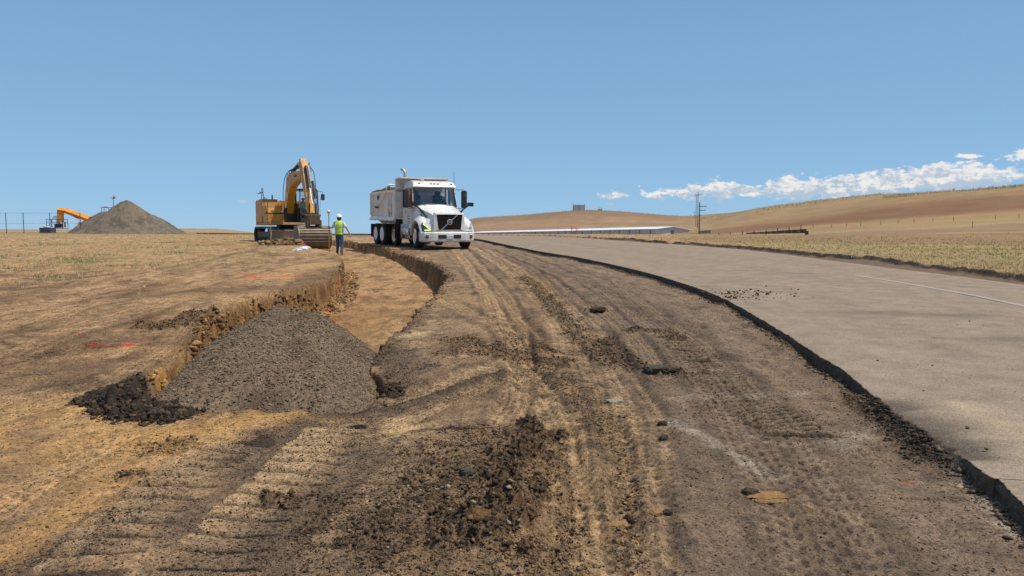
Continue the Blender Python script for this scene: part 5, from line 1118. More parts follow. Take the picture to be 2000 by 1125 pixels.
    leaf('emblem_cone', ell(.27, .22, 0, 9), mat('emblem_orange', (.75, .42, .18), .5), .003)
    leaf('emblem_yellow', [(cx-.2, 1.78), (cx-.05, 1.86), (cx+.12, 1.86), (cx+.22, 1.76), (cx+.05, 1.68)], mat('emblem_yellow', (.8, .66, .3), .5), .005)
    leaf('emblem_tip', [(cx-.2, 1.58), (cx+.2, 1.58), (cx+.06, 1.40), (cx, 1.28), (cx-.06, 1.40)], mat('emblem_purple', (.36, .24, .34), .5), .004)
    return T
build_truck()

# ------------------------------------------------------------------ people
def skin_mesh(name, nodes, edges, mats, parent, sub=2):
    me = bpy.data.meshes.new(name); ks = list(nodes); me.from_pydata([nodes[k][0] for k in ks], [(ks.index(a), ks.index(b)) for a, b in edges], [])
    o = bpy.data.objects.new(name, me); COL.objects.link(o); md = o.modifiers.new('s', 'SKIN'); md.use_smooth_shade = True
    for i, k in enumerate(ks):
        r = nodes[k][1]; r = r if isinstance(r, tuple) else (r, r); me.skin_vertices[0].data[i].radius = r; me.skin_vertices[0].data[i].use_root = (i == 0)
    sb = o.modifiers.new('u', 'SUBSURF'); sb.levels = sub; sb.render_levels = sub
    bpy.context.view_layer.update(); m2 = bpy.data.meshes.new_from_object(o.evaluated_get(bpy.context.evaluated_depsgraph_get())); o.modifiers.clear(); o.data = m2; bpy.data.meshes.remove(me); m2.name = name
    m2.materials.clear()
    for m in (mats if isinstance(mats, list) else [mats]): m2.materials.append(m)
    for p in m2.polygons: p.use_smooth = True
    o.parent = parent; return o
def ring(cx, cy, z, rx, ry, n=20, tw=0.): return [(cx+rx*math.cos(2*math.pi*k/n)*math.cos(tw)-ry*math.sin(2*math.pi*k/n)*math.sin(tw), cy+rx*math.cos(2*math.pi*k/n)*math.sin(tw)+ry*math.sin(2*math.pi*k/n)*math.cos(tw), z) for k in range(n)]
def hand(nodes, edges, wrist, dirv, side, curl, tag_):
    """palm plus five fingers hanging from the wrist"""
    d = Vector(dirv).normalized(); s = Vector(side).normalized(); c = Vector(curl).normalized(); w = Vector(wrist)
    nodes[tag_+'p'] = (tuple(w+d*.05), (.035, .018)); edges.append((tag_+'w', tag_+'p'))
    for k, (o, ln) in enumerate(((-.030, .068), (-.010, .078), (.011, .074), (.030, .058))):
        a = w+d*.095+s*o; b = a+d*ln*.55+c*.012; e = b+d*ln*.35+c*.028
        nodes[f'{tag_}{k}a'] = (tuple(a), .0095); nodes[f'{tag_}{k}b'] = (tuple(b), .0085); nodes[f'{tag_}{k}c'] = (tuple(e), .007)
        edges += [(tag_+'p', f'{tag_}{k}a'), (f'{tag_}{k}a', f'{tag_}{k}b'), (f'{tag_}{k}b', f'{tag_}{k}c')]
    a = w+d*.035-s*.04+c*.01; b = a+d*.04-s*.012+c*.015; nodes[tag_+'ta'] = (tuple(a), .011); nodes[tag_+'tb'] = (tuple(b), .009); edges += [(tag_+'p', tag_+'ta'), (tag_+'ta', tag_+'tb')]
def head(nodes, edges, neck, at, fwd):
    f = Vector(fwd).normalized(); p = Vector(at)
    nodes['neck'] = (neck, .055); nodes['jaw'] = (tuple(p+Vector((0, 0, -.07))+f*.02), (.065, .075)); nodes['skull'] = (tuple(p+Vector((0, 0, .03))), (.078, .095)); nodes['crown'] = (tuple(p+Vector((0, 0, .09))), (.055, .07))
    edges += [('neck', 'jaw'), ('jaw', 'skull'), ('skull', 'crown')]
def face(parent, at, fwd):
    f = Vector(fwd).normalized(); r = f.cross(Vector((0, 0, 1))); p = Vector(at); m = MB()
    m.box(tuple(p+f*.10+Vector((0, 0, -.01))), (.022, .022, .045)); 
    n = m.build('nose', SKIN, parent, bevel=.006); m = MB()
    for s in (-1, 1): m.lathe([(.03, -.006), (.032, .004), (.018, .01)], tuple(p+r*s*.082+Vector((0, 0, -.005))), axis='x', n=10)
    build_each(m, 'ear', SKIN, parent, smooth=True); m = MB()
    for s in (-1, 1): m.box(tuple(p+f*.088+r*s*.032+Vector((0, 0, .02))), (.02, .02, .01))
    build_each(m, 'eye', HAIR, parent); MB().box(tuple(p+f*.088+Vector((0, 0, -.052))), (.03, .03, .008)).build('mouth', mat('lips', rgb(150, 84, 70), .6), parent)
def helmet(parent, at, fwd, r=.118):
    m = MB(); p = Vector(at); secs = []
    for k in range(7):
        a = k/6*math.pi/2; secs.append(ring(p.x, p.y, p.z+math.sin(a)*.13, max(.004, r*math.cos(a)**.8), max(.004, r*1.15*math.cos(a)**.8)))
    m.loft([ring(p.x, p.y, p.z-.012, r*1.14, r*1.34), ring(p.x, p.y, p.z+.004, r*1.16, r*1.36), ring(p.x, p.y, p.z+.012, r*1.03, r*1.17)]+secs[1:])
    h = m.build('helmet', HAT, parent, smooth=True)
    MB().tube([(p.x, p.y-r*1.05, p.z+.06), (p.x, p.y-r*.5, p.z+.125), (p.x, p.y+r*.5, p.z+.125), (p.x, p.y+r*1.05, p.z+.06)], .012, 6).build('helmet_ridge', HAT, h); return h
def surveyor():
    D = 33.; x = (663.5-1000)/F*D; zf = 1.6+(448-500.5)*D/F; zg = gz(x, D)
    P = empty('person', (x, D, zg-.01), R(-8), 'person in lime vest, white helmet and jeans walking in the trench, holding a pole', 'person')
    if abs(zf-zg) > .02: print('surveyor foot', zf, zg)
    N = {'pelvis': ((.0, 0, .93), (.13, .10)), 'belly': ((.0, .0, 1.08), (.135, .10)), 'chest': ((.005, .01, 1.30), (.155, .105)), 'upper': ((.005, .01, 1.43), (.12, .08)),
         'hl': ((-.09, 0, .86), .09), 'kl': ((-.11, .10, .50), .058), 'al': ((-.12, .02, .10), .038), 'tl': ((-.13, .16, .035), (.035, .03)),
         'hr': ((.09, 0, .86), .09), 'kr': ((.14, -.02, .48), .058), 'ar': ((.17, -.22, .12), .038), 'tr': ((.18, -.10, .035), (.035, .03)),
         'shl': ((-.19, 0, 1.43), .055), 'ell': ((-.33, .04, 1.20), .042), 'Lw': ((-.44, .10, 1.25), .028),
         'shr': ((.20, 0, 1.43), .055), 'elr': ((.37, -.02, 1.17), .042), 'Rw': ((.48, .04, .94), .028)}
    E = [('pelvis', 'belly'), ('belly', 'chest'), ('chest', 'upper'), ('pelvis', 'hl'), ('hl', 'kl'), ('kl', 'al'), ('al', 'tl'), ('pelvis', 'hr'), ('hr', 'kr'), ('kr', 'ar'), ('ar', 'tr'), ('upper', 'shl'), ('shl', 'ell'), ('ell', 'Lw'), ('upper', 'shr'), ('shr', 'elr'), ('elr', 'Rw'), ('upper', 'neck')]
    head(N, E, (.005, .02, 1.53), (-.01, .045, 1.64), (-.5, 1, 0)); hand(N, E, (-.44, .10, 1.25), (-.9, .25, .1), (0, 0, 1), (.2, -1, 0), 'L'); hand(N, E, (.48, .04, .94), (.35, .15, -1), (0, 1, 0), (-1, 0, 0), 'R')
    b = skin_mesh('body', N, E, SKIN, P); face(b, (-.01, .045, 1.64), (-.5, 1, 0)); 
    MB().loft([ring(-.005, .03, 1.56, .07, .08), ring(-.005, .02, 1.60, .082, .098), ring(-.01, .03, 1.68, .088, .108), ring(-.01, .03, 1.72, .08, .10)]).build('hair', HAIR, P, smooth=True)
    helmet(P, (-.01, .045, 1.70), (0, 1, 0))
    # jeans
    J = {'p': ((0, 0, .94), (.155, .115)), 'w': ((0, 0, 1.02), (.15, .11)), 'hl': ((-.09, 0, .84), .105), 'ml': ((-.10, .06, .66), .088), 'kl': ((-.11, .10, .50), .074), 'cl': ((-.12, .06, .28), .066), 'al': ((-.12, .02, .11), .058),
         'hr': ((.09, 0, .84), .105), 'mr': ((.115, -.0, .66), .088), 'kr': ((.14, -.02, .48), .074), 'cr': ((.155, -.12, .28), .066), 'ar': ((.17, -.22, .13), .058)}
    skin_mesh('trousers', J, [('p', 'w'), ('p', 'hl'), ('hl', 'ml'), ('ml', 'kl'), ('kl', 'cl'), ('cl', 'al'), ('p', 'hr'), ('hr', 'mr'), ('mr', 'kr'), ('kr', 'cr'), ('cr', 'ar')], JEAN, P)
    for s, (ax, ay) in ((-1, (-.12, .02)), (1, (.17, -.22))):
        lift = 0 if s < 0 else .03
        MB().loft([ring(ax, ay+.0, .15+lift, .052, .058), ring(ax, ay+.01, .09+lift, .052, .066), ring(ax, ay+.05, .05+lift, .052, .12), ring(ax, ay+.06, .012+lift, .054, .14), ring(ax, ay+.06, .0+lift, .052, .138)]).build('boot', BOOT, P, smooth=True)
    # shirt sleeves, vest
    for s in (-1, 1):
        a = Vector((s*.17, 0, 1.46)); e = Vector((-.33, .04, 1.20)) if s < 0 else Vector((.37, -.02, 1.17)); q = a.lerp(e, .72)
        MB().tube([a, a.lerp(e, .35), q], [.075, .07, .068], 14).build('sleeve', TSH, P, smooth=True)
    v = MB(); tw = 0
    v.loft([ring(.0, .0, .93, .198, .15), ring(.0, .0, 1.05, .19, .145), ring(.0, .0, 1.2, .20, .15), ring(.0, .0, 1.34, .215, .155), ring(.005, .005, 1.44, .205, .135), ring(.005, .01, 1.50, .14, .10), ring(.005, .02, 1.525, .085, .075)])
    vest = v.build('safety_vest', HIVIS, P, smooth=True)
    t = MB()
    for z, rx, ry in ((1.08, .197, .152), (1.30, .217, .160)):
        t.loft([ring(0, 0, z-.028, rx, ry, 28), ring(0, 0, z+.028, rx+.003, ry+.003, 28)], caps=False)
    t.tube([(-.10, -.13, 1.46), (-.105, -.155, 1.33)], .018, 6); t.build('reflective_band', REFL, vest)
    # the pole in the left hand
    px = x-.455; py = D+.10; pz = gz(px, py)
    G_ = empty('survey_pole', (px-.03, py+.04, pz), 0, 'yellow and dark survey pole with a receiver on top, held by the walking person', 'survey pole')
    MB().tube([(0, 0, .03), (0, 0, .98)], .02, 10).build('lower_pole', mat('pole_yellow', rgb(214, 168, 60), .5), G_)
    MB().tube([(0, 0, .98), (0, 0, 1.86)], .014, 10).build('upper_pole', BLK, G_); MB().tube([(0, 0, -.06), (0, 0, .03)], [.003, .018], 8).build('tip', CHR, G_)
    MB().lathe([(.03, 1.84), (.05, 1.87), (.075, 1.90), (.078, 1.95)], (0, 0, 0), axis='z', n=20).build('receiver_base', mat('pole_cream', rgb(226, 190, 96), .5), G_, smooth=True)
    MB().lathe([(.08, 1.95), (.08, 1.98), (.06, 2.005), (.02, 2.015)], (0, 0, 0), axis='z', n=20).build('receiver_dome', HAT, G_, smooth=True)
surveyor()
# bag and spray cans
def bag():
    D = up(592, 489, -.11); x, y = D; z = gz(x, y); B = empty('sack', (x, y, z), R(10), 'crumpled white sack lying on the dirt beside the trench', 'sack'); bm = bmesh.new(); bmesh.ops.create_icosphere(bm, subdivisions=4, radius=1)
    co = np.array([v.co[:] for v in bm.verts]); X, Y, Z = co.T; k = 1+.25*fbm(X*1.5+2, Y*1.5+Z, 901, 4); co = co*k[:, None]*np.array([.30, .18, .13]); co[:, 2] += .06*(1+X)*.8; co[:, 2] = np.maximum(co[:, 2], -.0)
    for v, p in zip(bm.verts, co): v.co = p
    me = bpy.data.meshes.new('sack_cloth'); bm.to_mesh(me); bm.free(); me.materials.append(mat('white_plastic', (.74, .75, .78), .5, var=.08, bump=.8, bscale=14)); o = bpy.data.objects.new('sack_cloth', me); COL.objects.link(o); o.parent = B
    MB().tube([(-.18, 0, .03), (-.34, .02, .03), (-.44, .05, .015)], [.06, .04, .02], 8).build('tied_end', mat('white_plastic_end', (.7, .71, .74), .5), B, smooth=True)
    def can(name, lab, x, y, z, col, lie):
        c = empty(name, (x, y, z), .3, lab, 'spray can'); m = mat('can_'+lab.split()[0], col, .4)
        if lie: c.rotation_euler = (0, R(84), .2)
        MB().lathe([(.033, 0), (.034, .15), (.028, .165)], (0, 0, 0), axis='z', n=14).build('can', m if not lie else mat('can_body', (.7, .7, .7), .4), c, smooth=True); MB().lathe([(.03, .165), (.03, .20), (.02, .205)], (0, 0, 0), axis='z', n=12).build('cap', m, c)
    can('spray_can', 'pink spray can standing behind the white sack', x+.0, y+.22, z+.10, (.75, .04, .18), False)
    can('spray_can', 'orange tipped spray can lying at the left end of the white sack', x-.36, y-.02, z+.04, (.85, .18, .03), True)
bag()
# ------------------------------------------------------------------ excavator (local: x forward, y to its left, z up)
def build_excavator():
    TH = 31.; X0, Y0 = -12.72, 42.3; z0 = gz(X0, Y0)
    E = empty('excavator', (X0, Y0, z0), R(-90+TH), 'dusty yellow tracked excavator with its wide bucket down in the far end of the trench', 'excavator')
    # undercarriage
    for s in (-1, 1):
        y = s*1.18; L = 1.42; H = .42; pr = []
        for k in range(13): a = math.pi/2-k*math.pi/12; pr.append((L+H*math.cos(a), H+.01+H*math.sin(a)))
        for k in range(13): a = -math.pi/2-k*math.pi/12; pr.append((-L+H*math.cos(a), H+.01+H*math.sin(a)))
        tr = MB(); n = len(pr); inn = [(x*.975, (z-.43)*.80+.43) for x, z in pr]
        for k in range(n):
            a, b, c, d = pr[k], pr[(k+1) % n], inn[(k+1) % n], inn[k]
            tr.add([(a[0], y-.3, a[1]), (b[0], y-.3, b[1]), (c[0], y-.3, c[1]), (d[0], y-.3, d[1]), (a[0], y+.3, a[1]), (b[0], y+.3, b[1]), (c[0], y+.3, c[1]), (d[0], y+.3, d[1])], [(0, 1, 2, 3), (4, 7, 6, 5), (0, 4, 5, 1), (2, 6, 7, 3)])
        per = []
        for k in range(n):
            a = Vector((pr[k][0], pr[k][1])); b = Vector((pr[(k+1) % n][0], pr[(k+1) % n][1])); m = max(1, int((b-a).length/.16))
            for q in range(m): per.append((a.lerp(b, (q+.5)/m), math.atan2(b.y-a.y, b.x-a.x)))
        for p, an in per: tr.box((p.x, y, p.y), (.05, .61, .05), (0, -an, 0)); tr.box((p.x, y, p.y), (.13, .60, .02), (0, -an, 0))
        t = tr.build('track', mat('track_steel', ap(86, 76, 66), .6, .4, var=.3, dirt=ap(128, 106, 80), dirt_amt=.5, dscale=4), E)
        fr = MB(); fr.box((0, y, .44), (2.9, .34, .30)); fr.build('track_frame', DK, t, bevel=.03)
        for x in (-1.42, 1.42): MB().lathe([(.10, -.17), (.32, -.15), (.34, 0), (.32, .15), (.10, .17)], (x, y, .43), n=22).build('sprocket', RUST, t, smooth=True)
        rl = MB()
        for k in range(7): rl.lathe([(.11, -.2), (.11, .2)], (-1.1+k*.37, y, .17), n=12)
        build_each(rl, 'roller', RUST, t)
    MB().box((0, 0, .62), (1.7, 1.9, .30)).box((1.1, 0, .55), (1.2, .9, .24)).lathe([(.55, .70), (.62, .74), (.62, .92), (.55, .95)], (0, 0, 0), axis='z', n=28).build('car_body', DK, E)
    # blade
    bl = MB(); pf = [(2.36, .03), (2.30, .10), (2.27, .30), (2.32, .52), (2.44, .66), (2.40, .68), (2.22, .56), (2.17, .30), (2.22, .06)]; bl.prism(pf, -1.48, 1.48, 'y')
    for s in (-1, 1): bl.prism([(2.1, .06), (2.47, .03), (2.47, .69), (2.15, .62)], s*1.48, s*1.51, 'y')
    b = bl.build('dozer_blade', mat('blade_steel', (.34, .29, .23), .6, .1, var=.2, dirt=(.24, .19, .14), dirt_amt=.4), E)
    MB().box((1.75, -.5, .42), (1.0, .16, .2), (0, .15, 0)).box((1.75, .5, .42), (1.0, .16, .2), (0, .15, 0)).build('blade_arm', DK, b); MB().tube([(1.2, .25, .72), (2.2, .25, .42)], .07, 10).build('blade_cylinder', CHR, b)
    # upper structure
    MB().box((-.38, 0, 1.03), (3.3, 2.62, .14)).build('deck', YEL2, E, bevel=.02)
    cw = MB(); plan = [(-2.3, -.9), (-2.2, -1.15), (-1.95, -1.34), (-1.75, -1.34), (-1.75, 1.34), (-1.95, 1.34), (-2.2, 1.15), (-2.3, .9)]; cw.loft([[(x, y, z) for x, y in plan] for z in (.95, 1.0, 2.28)]+[[(x*.985, y*.96, 2.38) for x, y in plan]]); cw.build('counterweight', YEL2, E, bevel=.02)
    eh = MB(); eh.box((-.98, -.92, 1.74), (1.55, .90, 1.26)); e_ = eh.build('engine_housing', YEL2, E, bevel=.03); MB().box((-.98, .35, 1.66), (1.55, 1.6, 1.1)).build('rear_housing', YEL, E, bevel=.03)
    MB().box((-.6, -.92, 2.385), (.9, .84, .03)).build('engine_cover', RUST, e_)
    st = MB().box((.28, -.93, 1.72), (.96, .88, .62)).build('tank_step', YEL2, E, bevel=.03); MB().box((.80, -.93, 1.74), (.06, .80, .30), (0, -.25, 0)).build('tread_plate', YEL, st)
    tb = MB().box((.62, -.93, 1.32), (1.0, .90, .46)).build('tool_box', YEL, E, bevel=.02)
    for y in (-1.15, -.70): MB().box((1.128, y, 1.33), (.02, .42, .40)).build('box_door', YEL, tb, bevel=.008)
    for y in (-1.15, -.70): MB().box((1.145, y, 1.38), (.02, .05, .05)).build('latch', CHR, tb)
    MB().box((.78, -.93, 1.585), (.66, .88, .06)).build('dark_ledge', DK, tb)
    for yy in (-1.1, -.55): MB().lathe([(.06, 0), (.075, .04), (.07, .05)], (.98, yy, 1.70), axis='x', n=14).build('work_lamp', CHR, E)
    rl = MB()
    rl.tube([(.9, -1.3, 1.62), (.86, -1.3, 2.30), (.70, -1.3, 2.38), (.10, -1.3, 2.5), (.05, -1.3, 2.1)], .018, 6); rl.tube([(.9, -.56, 1.62), (.86, -.56, 2.20), (.6, -.56, 2.34)], .018, 6); rl.tube([(.05, -1.3, 2.35), (-.2, -1.3, 2.98), (-.3, -1.3, 3.02), (-.42, -1.3, 2.96), (-.5, -1.3, 2.36)], .02, 6); rl.tube([(-.12, -1.3, 2.6), (-.46, -1.3, 2.6)], .014, 5); build_each(rl, 'handrail', DK, E)
    MB().box((-.45, -1.38, 2.74), (.05, .34, .04), (.25, 0, 0)).tube([(-.4, -1.3, 2.74), (-.4, -1.45, 2.80)], .02, 6).build('rear_mirror', RUST, E)
    MB().tube([(-1.0, -.6, 2.36), (-1.0, -.6, 2.68)], .04, 8).build('exhaust_pipe', DK, E)
    # cab on the left
    ca = MB(); x0, x1, y0, y1, z1 = -.35, 1.28, .38, 1.36, 2.98
    ca.box((.45, .87, 1.25), (1.66, .98, .32)); cab = ca.build('cab_base', DK, E, bevel=.03)
    MB().box((.42, .87, 2.93), (1.62, .98, .09)).build('cab_roof', DK, cab, bevel=.03)
    p = MB()
    for x, y in ((x0, y0), (x0, y1), (.35, y1), (.35, y0)): p.box((x, y, 2.12), (.09, .07, 1.56))
    for y in (y0, y1): p.tube([(x1, y, 1.36), (x1+.04, y, 1.9), (x1-.10, y, 2.9)], .04, 8)
    p.box((x1+.02, .87, 1.60), (.04, .98, .05)); p.build('cab_frame', DK, cab)
    gl = MB(); gl.add([(x1+.03, y0+.04, 1.40), (x1+.03, y1-.04, 1.40), (x1+.045, y1-.04, 1.9), (x1-.09, y1-.04, 2.88), (x1-.09, y0+.04, 2.88), (x1+.045, y0+.04, 1.9)], [(0, 1, 2, 5), (5, 2, 3, 4)]); gl.build('front_window', GLS, cab)
    for y in (y0, y1): g = MB(); g.add([(x0, y, 1.42), (x1, y, 1.42), (x1+.03, y, 1.9), (x1-.1, y, 2.88), (x0, y, 2.88)], [(0, 1, 2, 3, 4)]); g.build('side_window', GLS, cab)
    MB().box((.05, .87, 1.55), (.5, .5, .16)).box((-.18, .87, 1.95), (.12, .46, .72)).build('operator_seat', SEAT, E, bevel=.03)
    MB().tube([(1.1, 1.4, 2.86), (1.22, 1.62, 2.84), (1.24, 1.66, 2.7)], .016, 6).build('mirror_arm', DK, cab); MB().box((1.24, 1.66, 2.52), (.10, .20, .34)).build('mirror', DK, cab, bevel=.02); MB().tube([(1.3, 1.45, 1.4), (1.3, 1.5, 2.5)], .01, 5).build('handhold', DK, cab)
    # boom
    y = -.02; bw = .195
    prof = [(-.10, 1.30), (.32, 1.22), (.66, 1.75), (1.02, 2.45), (1.55, 3.0), (2.3, 3.22), (3.55, 3.36), (3.68, 3.56), (3.5, 3.76), (2.2, 3.84), (1.25, 3.78), (.72, 3.42), (.40, 2.75), (.05, 1.9)]
    bm_ = MB().prism(prof, y-bw, y+bw, 'y'); boom = bm_.build('boom', YEL2, E, bevel=.02)
    pn_ = MB()
    pn_.add([(.30, y-bw-.004, 1.55), (.60, y-bw-.004, 2.0), (1.0, y-bw-.004, 2.62), (1.45, y-bw-.004, 3.08), (1.2, y-bw-.004, 3.10), (.66, y-bw-.004, 2.7), (.34, y-bw-.004, 2.1)], [(0, 1, 2, 3, 4, 5, 6)]); pn_.add([(.34, y-bw*.9, 1.26), (.67, y-bw*.9, 1.75), (1.03, y-bw*.9, 2.44), (1.56, y-bw*.9, 2.985), (1.56, y+bw*.9, 2.985), (1.03, y+bw*.9, 2.44), (.67, y+bw*.9, 1.75), (.34, y+bw*.9, 1.26)], [(0, 1, 6, 7), (1, 2, 5, 6), (2, 3, 4, 5)]); pn_.v = [(a+.006, b, c-.006) for a, b, c in pn_.v]; pn_.build('boom_underside', mat('clean_yellow', rgb(206, 146, 34), .5), boom)
    bc = MB()
    for s in (-1, 1): bc.tube([(.75, y+s*.38, 1.15), (1.15, y+s*.38, 1.9)], .085, 12); bc.tube([(1.15, y+s*.38, 1.9), (1.5, y+s*.34, 2.75)], .05, 10, mi=1)
    bc.build('boom_cylinder', [DK, CHR], E, smooth=True)
    MB().box((.35, 0, 1.3), (.5, .8, .6)).build('boom_foot', DK, E, bevel=.03)
    sc = MB(); sc.tube([(1.55, y, 3.92), (2.45, y, 4.12)], .10, 12); sc.tube([(2.45, y, 4.12), (3.35, y, 4.30)], .055, 10, mi=1); sc.box((1.5, y, 3.86), (.3, .16, .2)); sc.build('stick_cylinder', [DK, CHR], E, smooth=True)
    MB().box((2.62, y-bw-.01, 3.55), (.5, .02, .10)).build('boom_decal', mat('dark_lettering', (.06, .06, .06), .6), boom)
    hs_ = MB()
    for dy in (-.12, -.05, .04, .11):
        hs_.tube([(.4, y+dy, 3.0), (.5, y+dy, 3.55), (.9, y+dy, 3.93), (1.8, y+dy, 3.98), (2.6, y+dy*1.2, 4.02), (3.2, y+dy*2.5, 3.98), (3.65, y+dy*2.5, 4.2), (4.1, y+dy*2, 3.7)], .02, 6)
    hs_.tube([(.2, -.30, 2.0), (.36, -.31, 2.9), (.66, -.30, 3.5), (.95, -.24, 3.82)], .02, 6); hs_.tube([(3.7, .26, 4.0), (4.1, .34, 3.7), (4.4, .34, 3.1), (4.55, .3, 2.6)], .022, 6); hs_.tube([(3.5, -.1, 4.3), (3.35, -.1, 4.45), (3.1, -.1, 4.40)], .015, 6); hs_.build('hydraulic_hoses', DK, E)
    # stick
    sp = [(3.28, 4.40), (3.50, 4.42), (3.95, 3.9), (4.35, 3.0), (4.92, 1.42), (4.78, 1.32), (4.66, 1.42), (4.0, 2.7), (3.5, 3.4), (3.3, 3.9)]
    stk = MB().prism(sp, y-.17, y+.17, 'y').build('stick', YEL, E, bevel=.02)
    MB().prism([(3.97, 3.86), (4.37, 2.98), (4.60, 2.35), (4.45, 2.30), (3.90, 3.6)], y-.176, y+.176, 'y').build('stick_plate', YEL2, stk)
    bcy = MB(); bcy.tube([(3.98, y, 3.98), (4.55, y, 2.85)], .09, 12); bcy.tube([(4.55, y, 2.85), (4.98, y, 2.0)], .05, 10, mi=1); bcy.tube([(4.3, y+.24, 3.2), (4.7, y+.26, 2.3)], .07, 10); bcy.tube([(4.7, y+.26, 2.3), (4.95, y+.26, 1.75)], .04, 8, mi=1); bcy.build('bucket_cylinder', [DK, CHR], E, smooth=True)
    lk = MB(); lk.box((5.02, y-.16, 1.72), (.10, .06, .62), (0, .2, 0)); lk.box((5.02, y+.16, 1.72), (.10, .06, .62), (0, .2, 0)); lk.box((4.82, y, 1.5), (.3, .5, .1), (0, .2, 0)); lk.box((5.05, y, 1.28), (.42, .62, .26)); lk.box((4.95, y, 1.08), (.7, .5, .22)); lk.box((5.1, y-.3, 1.0), (.3, .12, .34)); lk.box((5.1, y+.32, 1.0), (.3, .14, .36))
    for s in (-1, 1): lk.tube([(5.0, y-.4, 1.42), (5.0, y+.42, 1.42)], .06, 8)
    lk.build('bucket_linkage', RUST, E, bevel=.01)
    # bucket, convex back to the camera
    bk = MB(); w = .80; arc = []
    for k in range(13):
        a = R(78-k*14); arc.append((4.92+.52*math.cos(a), .30+.60*math.sin(a)))
    arc = [(4.45, .90)]+arc+[(4.30, -.30)]
    inner = [(x*.985+.07, z*.96+.01) for x, z in arc]
    for k in range(len(arc)-1):
        a, b = arc[k], arc[k+1]; c, d = (b[0]-.045, b[1]-.0), (a[0]-.045, a[1])
        bk.add([(a[0], -w, a[1]), (b[0], -w, b[1]), (c[0], -w, c[1]), (d[0], -w, d[1]), (a[0], w, a[1]), (b[0], w, b[1]), (c[0], w, c[1]), (d[0], w, d[1])], [(0, 1, 2, 3), (4, 7, 6, 5), (0, 4, 5, 1), (2, 6, 7, 3)])
    for s in (-1, 1): bk.prism(arc, s*w, s*(w+.04), 'y')
    B = bk.build('bucket', STL, E)
    rb = MB()
    for k in (3, 4, 5, 6, 7, 8): a = arc[k]; rb.box((a[0]+.012, 0, a[1]), (.04, 1.58, .05))
    rb.box((4.9, -.25, .97), (.6, .08, .2)); rb.box((4.9, .25, .97), (.6, .08, .2)); rb.build('bucket_rib', STL, B, bevel=.01)
    # operator sitting in the cab
    m = E.matrix_basis.copy(); bpy.context.view_layer.update(); loc = E.matrix_world @ Vector((.05, .87, 1.60))
    P = empty('person', loc, R(-90+TH), 'person in a lime vest sitting at the controls inside the excavator cab', 'person')
    N = {'pelvis': ((0, 0, .1), (.12, .14)), 'belly': ((-.02, 0, .25), (.11, .13)), 'chest': ((-.03, 0, .45), (.11, .15)), 'upper': ((-.02, 0, .56), (.08, .12)), 'kl': ((.42, .12, .12), .07), 'al': ((.48, .14, -.24), .045), 'fl': ((.60, .14, -.28), .035), 'kr': ((.42, -.12, .12), .07), 'ar': ((.48, -.14, -.24), .045), 'fr': ((.60, -.14, -.28), .035),
         'sl': ((-.02, .19, .55), .055), 'el': ((.06, .26, .30), .042), 'Lw': ((.30, .22, .26), .03), 'sr': ((-.02, -.19, .55), .055), 'er': ((.06, -.26, .30), .042), 'Rw': ((.30, -.22, .26), .03)}
    Ed = [('pelvis', 'belly'), ('belly', 'chest'), ('chest', 'upper'), ('pelvis', 'kl'), ('kl', 'al'), ('al', 'fl'), ('pelvis', 'kr'), ('kr', 'ar'), ('ar', 'fr'), ('upper', 'sl'), ('sl', 'el'), ('el', 'Lw'), ('upper', 'sr'), ('sr', 'er'), ('er', 'Rw'), ('upper', 'neck')]
    head(N, Ed, (-.01, 0, .66), (.02, 0, .77), (1, 0, 0)); hand(N, Ed, (.30, .22, .26), (1, -.2, -.1), (0, 1, 0), (0, 0, -1), 'L'); hand(N, Ed, (.30, -.22, .26), (1, .2, -.1), (0, 1, 0), (0, 0, -1), 'R')
    skin_mesh('body', N, Ed, SKIN, P); MB().loft([ring(0, 0, .10, .15, .19), ring(-.02, 0, .30, .14, .18), ring(-.02, 0, .48, .14, .20), ring(-.02, 0, .58, .10, .15), ring(-.01, 0, .61, .07, .08)]).build('safety_vest', HIVIS, P, smooth=True)
    skin_mesh('trousers', {'p': ((0, 0, .1), (.13, .15)), 'kl': ((.42, .12, .12), .085), 'al': ((.48, .14, -.20), .06), 'kr': ((.42, -.12, .12), .085), 'ar': ((.48, -.14, -.20), .06)}, [('p', 'kl'), ('kl', 'al'), ('p', 'kr'), ('kr', 'ar')], JEAN, P)
    MB().loft([ring(.02, 0, .80, .115, .10), ring(.02, 0, .86, .10, .09), ring(.02, 0, .90, .04, .04)]).build('cap', mat('dark_cap', (.08, .07, .06), .8), P, smooth=True)
build_excavator()

